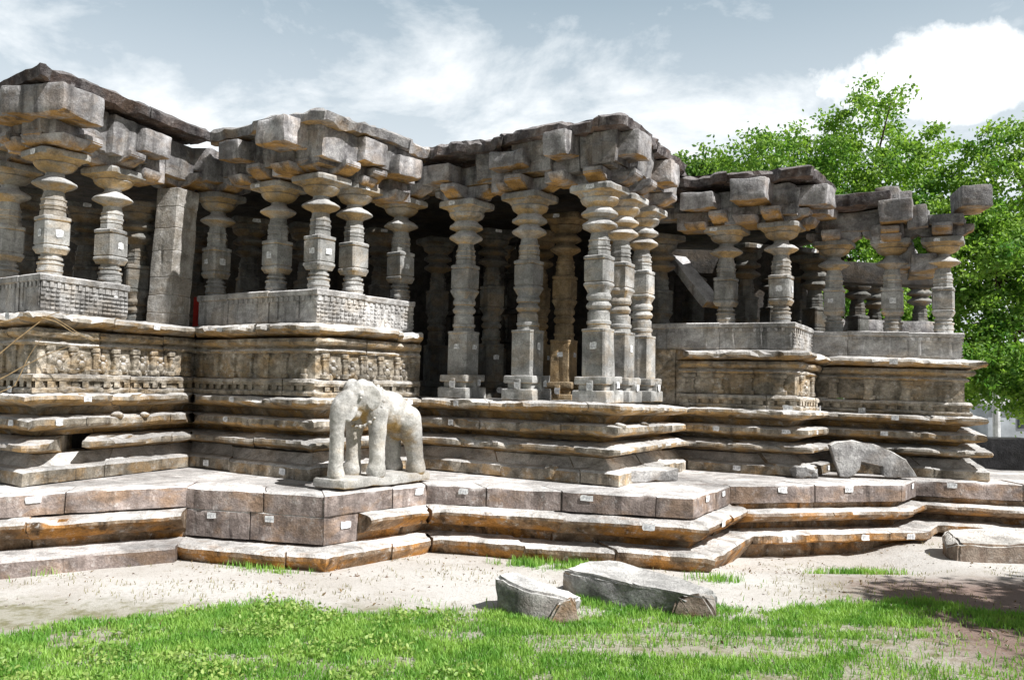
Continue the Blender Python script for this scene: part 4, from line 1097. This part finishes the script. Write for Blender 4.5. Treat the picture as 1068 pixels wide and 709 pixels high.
# red painted post in the gap beside the pier
p = face_pt(2, .02, -.45, 0)
bm = bmesh.new(); rough_box(bm, (p.x - .05, p.y, Z0 + 2.3), (.14, .08, .7), None, .004, .01, .2)
tag(obj("red_post", bm, 'red'), "narrow red post in the gap right of the masonry pier", "post")

# ------------------------------------------------------------------ background on the right
def bw_box(bm, a, b_, z0, z1, th, **k):
    a, b_ = Vector(a), Vector(b_); d = b_ - a; R3 = Matrix.Rotation(math.atan2(d.y, d.x), 3, 'Z'); c = (a + b_) / 2
    rough_box(bm, (c.x, c.y, (z0 + z1) / 2), (d.length, th, z1 - z0), R3, **k)
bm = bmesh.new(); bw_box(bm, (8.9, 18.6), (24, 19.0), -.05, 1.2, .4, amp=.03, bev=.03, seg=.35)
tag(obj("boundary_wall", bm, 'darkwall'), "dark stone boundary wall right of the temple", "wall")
bld = thing("far_building", "pale low building behind the dark boundary wall", "building", (26, 42, 0))
bm = bmesh.new(); rough_box(bm, (26, 42, .8), (9, 6, 1.6), None, .01, .03, 2.0); obj("wall", bm, 'whitewash', bld)
bm = bmesh.new(); rough_box(bm, (26, 42, 1.72), (9.6, 6.6, .22), None, .01, .03, 3.0); obj("roof", bm, 'metal', bld)
for x in (23.4, 26.0, 28.6):
    bm = bmesh.new(); rough_box(bm, (x, 38.98, .95), (1.1, .10, .7), None, 0, .01, 2.0); obj("window", bm, 'glass', bld)
pole = thing("utility_pole", "grey utility pole with crossarm beyond the boundary wall", "pole", (14.6, 26, 0))
bm = bmesh.new(); tube(bm, [(14.6, 26, 0), (14.6, 26, 2.5), (14.6, 26, 4.7)], [.11, .1, .08], 10); obj("shaft", bm, 'metal', pole)
bm = bmesh.new(); rough_box(bm, (14.6, 25.95, 4.25), (1.5, .1, .1), None, 0, .01, 2); obj("crossarm", bm, 'metal', pole)

# ------------------------------------------------------------------ trees
def leaf_mesh(name, centres, sizes, mat, parent, rng, up=.35, aspect=.55):
    n = len(centres); c = np.asarray(centres, dtype=np.float32); s = np.asarray(sizes, dtype=np.float32)[:, None]
    a = rng.normal(size=(n, 3)); a[:, 2] -= up; a /= np.linalg.norm(a, axis=1)[:, None]
    b_ = rng.normal(size=(n, 3)); b_ -= a * (a * b_).sum(1)[:, None]; b_ /= np.linalg.norm(b_, axis=1)[:, None]
    nrm = np.cross(a, b_)
    v = np.empty((n, 6, 3), dtype=np.float32)
    v[:, 0] = c; v[:, 1] = c + (a * .35 + b_ * aspect * .5 + nrm * .08) * s; v[:, 2] = c + (a * .75 + b_ * aspect * .36 + nrm * .05) * s
    v[:, 3] = c + a * s - nrm * s * .12; v[:, 4] = c + (a * .75 - b_ * aspect * .36 + nrm * .05) * s; v[:, 5] = c + (a * .35 - b_ * aspect * .5 + nrm * .08) * s
    me = bpy.data.meshes.new(name)
    me.vertices.add(n * 6); me.vertices.foreach_set('co', v.reshape(-1))
    idx = (np.arange(n)[:, None] * 6 + np.array([0, 1, 2, 3, 0, 3, 4, 5])).astype(np.int32)
    me.loops.add(n * 8); me.loops.foreach_set('vertex_index', idx.reshape(-1))
    me.polygons.add(n * 2); me.polygons.foreach_set('loop_start', np.arange(n * 2, dtype=np.int32) * 4)
    me.update(calc_edges=True)
    return link(name, me, mat, parent)
def tree(label, base, h, crowns, nclump, per, mat, seed, leaf=(.11, .19), clump=.42, name="leafy_tree", r0=.26):
    rng = np.random.default_rng(seed); rr = random.Random(seed)
    root = thing(name, label, "tree", base)
    bm = bmesh.new(); bx, by, _ = base
    fork = Vector((bx + .1, by, h * .42))
    tube(bm, [Vector(base), Vector((bx + .06, by, h * .15)), Vector((bx - .05, by + .05, h * .3)), fork], [r0 * 1.25, r0, r0 * .85, r0 * .75], 10, .15)
    cen, siz = [], []
    pick = []
    for (cx, cy, cz, rx, ry, rz, wgt) in crowns:
        k = int(nclump * wgt)
        for j in range(k):
            d = rng.normal(size=3); d /= np.linalg.norm(d)
            rad = rng.uniform(.25, 1.0) ** .45 * (1 + .28 * mnoise.noise(Vector(d) * 2.3 + Vector((seed, 0, 0))))
            pick.append(Vector((cx + d[0] * rx * rad, cy + d[1] * ry * rad, cz + d[2] * rz * rad)))
        # limbs to each crown mass
        tip = Vector((cx, cy, cz)); mid = fork.lerp(tip, .5) + Vector((rr.uniform(-.3, .3), rr.uniform(-.3, .3), rr.uniform(-.2, .3)))
        tube(bm, [fork - Vector((0, 0, .3)), fork.lerp(mid, .5), mid, mid.lerp(tip, .6), tip], [r0 * .55, r0 * .45, r0 * .34, r0 * .24, r0 * .12], 8, .15)
        for j in range(7):
            e = rr.choice(pick[-k:]); s = mid.lerp(tip, rr.uniform(0, 1)); m2 = s.lerp(e, .5) + Vector((rr.uniform(-.25, .25), rr.uniform(-.25, .25), rr.uniform(-.1, .3)))
            tube(bm, [s, s.lerp(m2, .5), m2, m2.lerp(e, .6), e], [r0 * .22, r0 * .18, r0 * .13, r0 * .09, r0 * .03], 6, .1)
    for p in pick:
        cl = clump * rng.uniform(.5, 1.25); m = int(per * rng.uniform(.6, 1.3))
        off = rng.normal(size=(m, 3)) * np.array([cl, cl, cl * .55]) * .55
        cen.append(np.array(p)[None, :] + off); siz.append(rng.uniform(leaf[0], leaf[1], m))
    o = obj("trunk", bm, 'bark', root)
    leaf_mesh("crown", np.concatenate(cen) , np.concatenate(siz), mat, root, rng)
    return root
tree("tall bright green tree rising behind the right half of the temple roof", (8.9, 24.5, 0), 10.5,
     [(10.0, 24.5, 8.3, 2.0, 2.2, 2.5, .34), (7.4, 24.3, 7.6, 1.8, 2, 2.0, .24), (11.8, 24.2, 7.0, 1.6, 2, 2.0, .2), (9.2, 24, 5.8, 3.4, 2, 2.2, .4)], 520, 95, 'leaf', 5, leaf=(.085, .15), clump=.40)
tree("lower bushy tree peeking over the roof left of the tall one", (6.0, 27, 0), 8.5,
     [(6.6, 27, 8.2, 1.6, 1.6, 1.4, .4), (5.6, 27, 8.3, 1.0, 1.5, 1.2, .3), (7.8, 27, 7.6, 1.5, 1.5, 1.5, .3)], 200, 80, 'leaf2', 9)
tree("large green tree with drooping dark boughs at the right edge", (14.6, 22.6, 0), 10,
     [(13.4, 22.4, 7.5, 2.0, 2, 2.1, .3), (11.8, 22, 5.6, 1.4, 1.6, 1.6, .22), (14.0, 22, 5.4, 1.8, 1.8, 1.5, .26), (11.6, 21.8, 3.4, .9, 1.1, 1.7, .16), (12.6, 21.6, 3.2, 1.0, 1.0, 1.1, .12), (13.2, 21.3, 2.1, 1.0, .8, .8, .12)], 480, 95, 'leaf', 13, leaf=(.085, .15), clump=.40)
tree("small leafy bush seen through the broken right bay", (8.6, 21.4, 0), 4.8,
     [(8.3, 21.2, 3.6, 1.4, .9, 1.2, .6), (9.4, 21.2, 3.6, 1.1, .9, 1.3, .5)], 110, 75, 'leaf', 21, name="leafy_bush", r0=.12)
# shade tree standing just outside the right edge, throws the dark patch on the ground
tree("spreading shade tree just beyond the right edge of the yard", (10.3, 5.4, 0), 6.6,
     [(9.1, 6.2, 5.0, 1.3, 1.0, .8, .4), (9.9, 4.4, 5.2, 1.2, 1.2, .8, .3), (10.9, 5.8, 5.4, 1.5, 1.4, .9, .3)], 130, 60, 'leaf2', 33, clump=.45)
# far treeline
rng = np.random.default_rng(77); cen = []; siz = []
for k in range(420):
    x = rng.uniform(-70, 80); hgt = 5.5 + 2 * math.sin(x * .23) + rng.uniform(-1, 1); z = rng.uniform(0, hgt)
    p = np.array([x, 72 + rng.uniform(-4, 4), z]); m = 45
    cen.append(p + rng.normal(size=(m, 3)) * np.array([1.6, 1.6, .9])); siz.append(rng.uniform(.5, .9, m))
tag(leaf_mesh("treeline", np.concatenate(cen), np.concatenate(siz), 'leaf2', None, rng), "distant line of trees beyond the temple grounds", "treeline", kind='stuff')

# ------------------------------------------------------------------ grass
rng = np.random.default_rng(4)
def poly_mask(px, py, poly):
    inside = np.zeros(px.shape, bool); j = len(poly) - 1
    for i in range(len(poly)):
        xi, yi = poly[i]; xj, yj = poly[j]
        c = ((yi > py) != (yj > py)) & (px < (xj - xi) * (py - yi) / (yj - yi + 1e-9) + xi)
        inside ^= c; j = i
    return inside
lawn = [(-400, 668), (0, 660), (90, 652), (180, 642), (270, 628), (330, 640), (420, 637), (520, 636), (585, 650), (640, 640), (740, 634), (830, 632), (930, 628), (1010, 634), (1070, 640), (1500, 640), (1500, 1400), (-400, 1400)]
L3 = [tuple(on_z(x, min(y, 1300), 0).xy) for x, y in lawn]
bare = [tuple(on_z(x, y, 0).xy) for x, y in [(540, 664), (700, 660), (900, 668), (1100, 664), (1500, 670), (1500, 686), (1000, 684), (700, 684), (560, 682)]]
brown = [tuple(on_z(x, y, 0).xy) for x, y in [(880, 690), (1000, 655), (1500, 650), (1500, 1400), (860, 1400)]]
N = 480000
X = rng.uniform(-6.5, 7.5, N); Y = rng.uniform(4.6, 9.6, N)
edge_n = np.array([mnoise.noise(Vector((x * 1.4, y * 1.4, 31))) + .6 * mnoise.noise(Vector((x * 5, y * 5, 33))) for x, y in zip(X, Y)])
keep = poly_mask(X, Y + edge_n * .38 + rng.exponential(.07, N) * -1 + .05, L3)
dens = np.array([0.5 + 0.5 * mnoise.noise(Vector((x * 1.1, y * 1.6, 0))) + .35 * mnoise.noise(Vector((x * 4, y * 5, 3))) for x, y in zip(X, Y)])
inb = poly_mask(X, Y, bare); inbr = poly_mask(X, Y, brown)
pr = np.clip((dens + .05) * 1.5, 0.08, 1) * np.where(inb, .22, 1.0) * np.where(inbr, .25, 1.0)
bp_ = np.array([mnoise.noise(Vector((x * 1.3 + 7, y * 2.6, 6))) + .4 * mnoise.noise(Vector((x * 5, y * 8, 2))) for x, y in zip(X, Y)])
pr *= np.where(bp_ > .34, .18, 1.0) * np.where((X > 1.2) & (bp_ > .08), .5, 1.0)
keep &= rng.uniform(size=N) < pr
X, Y, D = X[keep], Y[keep], dens[keep]
def blades(name, X, Y, hmin, hmax, w, mat, lean=.5):
    n = len(X); Z = np.array([gz(x, y) for x, y in zip(X, Y)]); h = rng.uniform(hmin, hmax, n); a = rng.uniform(0, 2 * np.pi, n); le = rng.uniform(.1, lean, n) * h; b_ = rng.uniform(0, 2 * np.pi, n)
    dx, dy = np.cos(a) * w / 2, np.sin(a) * w / 2; lx, ly = np.cos(b_) * le, np.sin(b_) * le
    v = np.zeros((n, 5, 3), np.float32)
    v[:, 0] = np.stack([X - dx, Y - dy, 0 * X - .005], 1); v[:, 1] = np.stack([X + dx, Y + dy, 0 * X - .005], 1)
    v[:, 2] = np.stack([X + dx * .8 + lx * .35, Y + dy * .8 + ly * .35, h * .6], 1); v[:, 3] = np.stack([X + lx, Y + ly, h], 1); v[:, 4] = np.stack([X - dx * .8 + lx * .35, Y - dy * .8 + ly * .35, h * .6], 1)
    v[:, :, 2] += Z[:, None]
    me = bpy.data.meshes.new(name); me.vertices.add(n * 5); me.vertices.foreach_set('co', v.reshape(-1))
    idx = (np.arange(n)[:, None] * 5 + np.array([0, 1, 2, 4, 4, 2, 3])).astype(np.int32)
    me.loops.add(n * 7); me.loops.foreach_set('vertex_index', idx.reshape(-1))
    st = (np.arange(n)[:, None] * 7 + np.array([0, 4])).astype(np.int32)
    me.polygons.add(n * 2); me.polygons.foreach_set('loop_start', st.reshape(-1)); me.update(calc_edges=True)
    return link(name, me, mat)
tag(blades("grass", X, Y, .02, .07, .009, 'grass', .8), "short green grass along the front of the yard", "grass", kind='stuff')
# broad-leaved weeds in the left of the lawn
weed = [tuple(on_z(x, y, 0).xy) for x, y in [(-100, 720), (0, 690), (110, 668), (200, 642), (270, 624), (330, 638), (440, 640), (500, 655), (420, 680), (500, 700), (520, 760), (200, 800)]]
n = 60000; X = rng.uniform(-5.5, 1, n); Y = rng.uniform(5.2, 9.4, n)
k = poly_mask(X, Y, weed) & np.array([mnoise.noise(Vector((x * 1.7, y * 2.2, 9))) > .02 + .25 * mnoise.noise(Vector((x * 6, y * 7, 1))) for x, y in zip(X, Y)]) & (rng.uniform(size=n) < .42)
X, Y = X[k], Y[k]
hh = np.array([.03 + .05 * max(0, mnoise.noise(Vector((x * 2, y * 2, 5))) + .5) for x, y in zip(X, Y)])
tag(leaf_mesh("weeds", np.stack([X, Y, hh * rng.uniform(.3, 1.5, len(X))], 1), rng.uniform(.022, .045, len(X)), 'weed', None, rng, up=-.1, aspect=.7), "bright leafy weeds growing among the grass at left", "weeds", kind='stuff')
# sparse dry tufts on the sand and along the plinth foot
n = 26000; X = rng.uniform(-7, 8, n); Y = rng.uniform(8.0, 12.6, n)
dn_ = np.array([mnoise.noise(Vector((x * .8, y * 1.2, 2))) + .5 * mnoise.noise(Vector((x * 3.3, y * 4, 8))) for x, y in zip(X, Y)])
k = (dn_ > .12) & (rng.uniform(size=n) < .5)
tag(blades("dry_grass", X[k], Y[k], .015, .05, .008, 'dry', .9), "thin dry straw scattered over the sand", "straw", kind='stuff')
gx, gy = [], []
for (x0, y0, x1, y1, m) in ((612 - 80, 588, 500 + 100, 592, 700), (555, 585, 612, 590, 500), (858, 588, 935, 592, 900), (258, 590, 300, 597, 350), (600, 628, 700, 640, 1800), (735, 604, 760, 607, 250), (10, 604, 40, 600, 200)):
    for _ in range(m):
        f = rng.uniform(); p = on_z(x0 + (x1 - x0) * f, y0 + (y1 - y0) * f, 0); gx.append(p.x + rng.normal() * .16); gy.append(p.y + rng.normal() * .10 * (.4 + abs(mnoise.noise(Vector((p.x * 2.5, 3, 1)))) * 3))
        if mnoise.noise(Vector((gx[-1] * 3.1, gy[-1] * 3.1, 5))) < -.08: gx.pop(); gy.pop()
tag(blades("grass", np.array(gx), np.array(gy), .03, .11, .010, 'grass', .5), "small green tufts at the foot of the plinth and slab", "grass", kind='stuff')

n = 1500; X = rng.uniform(-7, 8, n); Y = rng.uniform(6.5, 12.6, n)
bm = bmesh.new()
for x, y in zip(X, Y):
    if mnoise.noise(Vector((x * .9, y * 1.3, 12))) < -.05: continue
    r_ = float(rng.uniform(.006, .022)) * (2.0 if rng.uniform() < .04 else 1)
    z = gz(x, y); a = [Vector((x, y, z)) + Vector(rng.normal(size=3)).normalized() * r_ * float(rng.uniform(.7, 1.2)) for _ in range(7)]
    b2 = bmesh.new(); vs = [b2.verts.new(p) for p in a]; bmesh.ops.convex_hull(b2, input=vs)
    vm = {}
    for f in b2.faces:
        for v in f.verts:
            if v not in vm: vm[v] = bm.verts.new(v.co)
        try: bm.faces.new([vm[v] for v in f.verts])
        except ValueError: pass
    b2.free()
tag(obj("gravel", bm, 'brownrock', smooth=0), "small stones and grit scattered over the sand", "gravel", kind='stuff')
n = 2600; X = rng.uniform(-7, 8, n); Y = rng.uniform(7.2, 12.4, n)
k = np.array([mnoise.noise(Vector((x * .7, y * 1.1, 20))) > 0 for x, y in zip(X, Y)]); X, Y = X[k], Y[k]
Zg = np.array([gz(x, y) + .006 for x, y in zip(X, Y)])
lm = leaf_mesh("leaf_litter", np.stack([X, Y, Zg], 1), rng.uniform(.02, .05, len(X)), 'litter', None, rng, up=-.0, aspect=.45)
tag(lm, "dry brown leaf litter strewn over the sand", "leaf litter", kind='stuff')
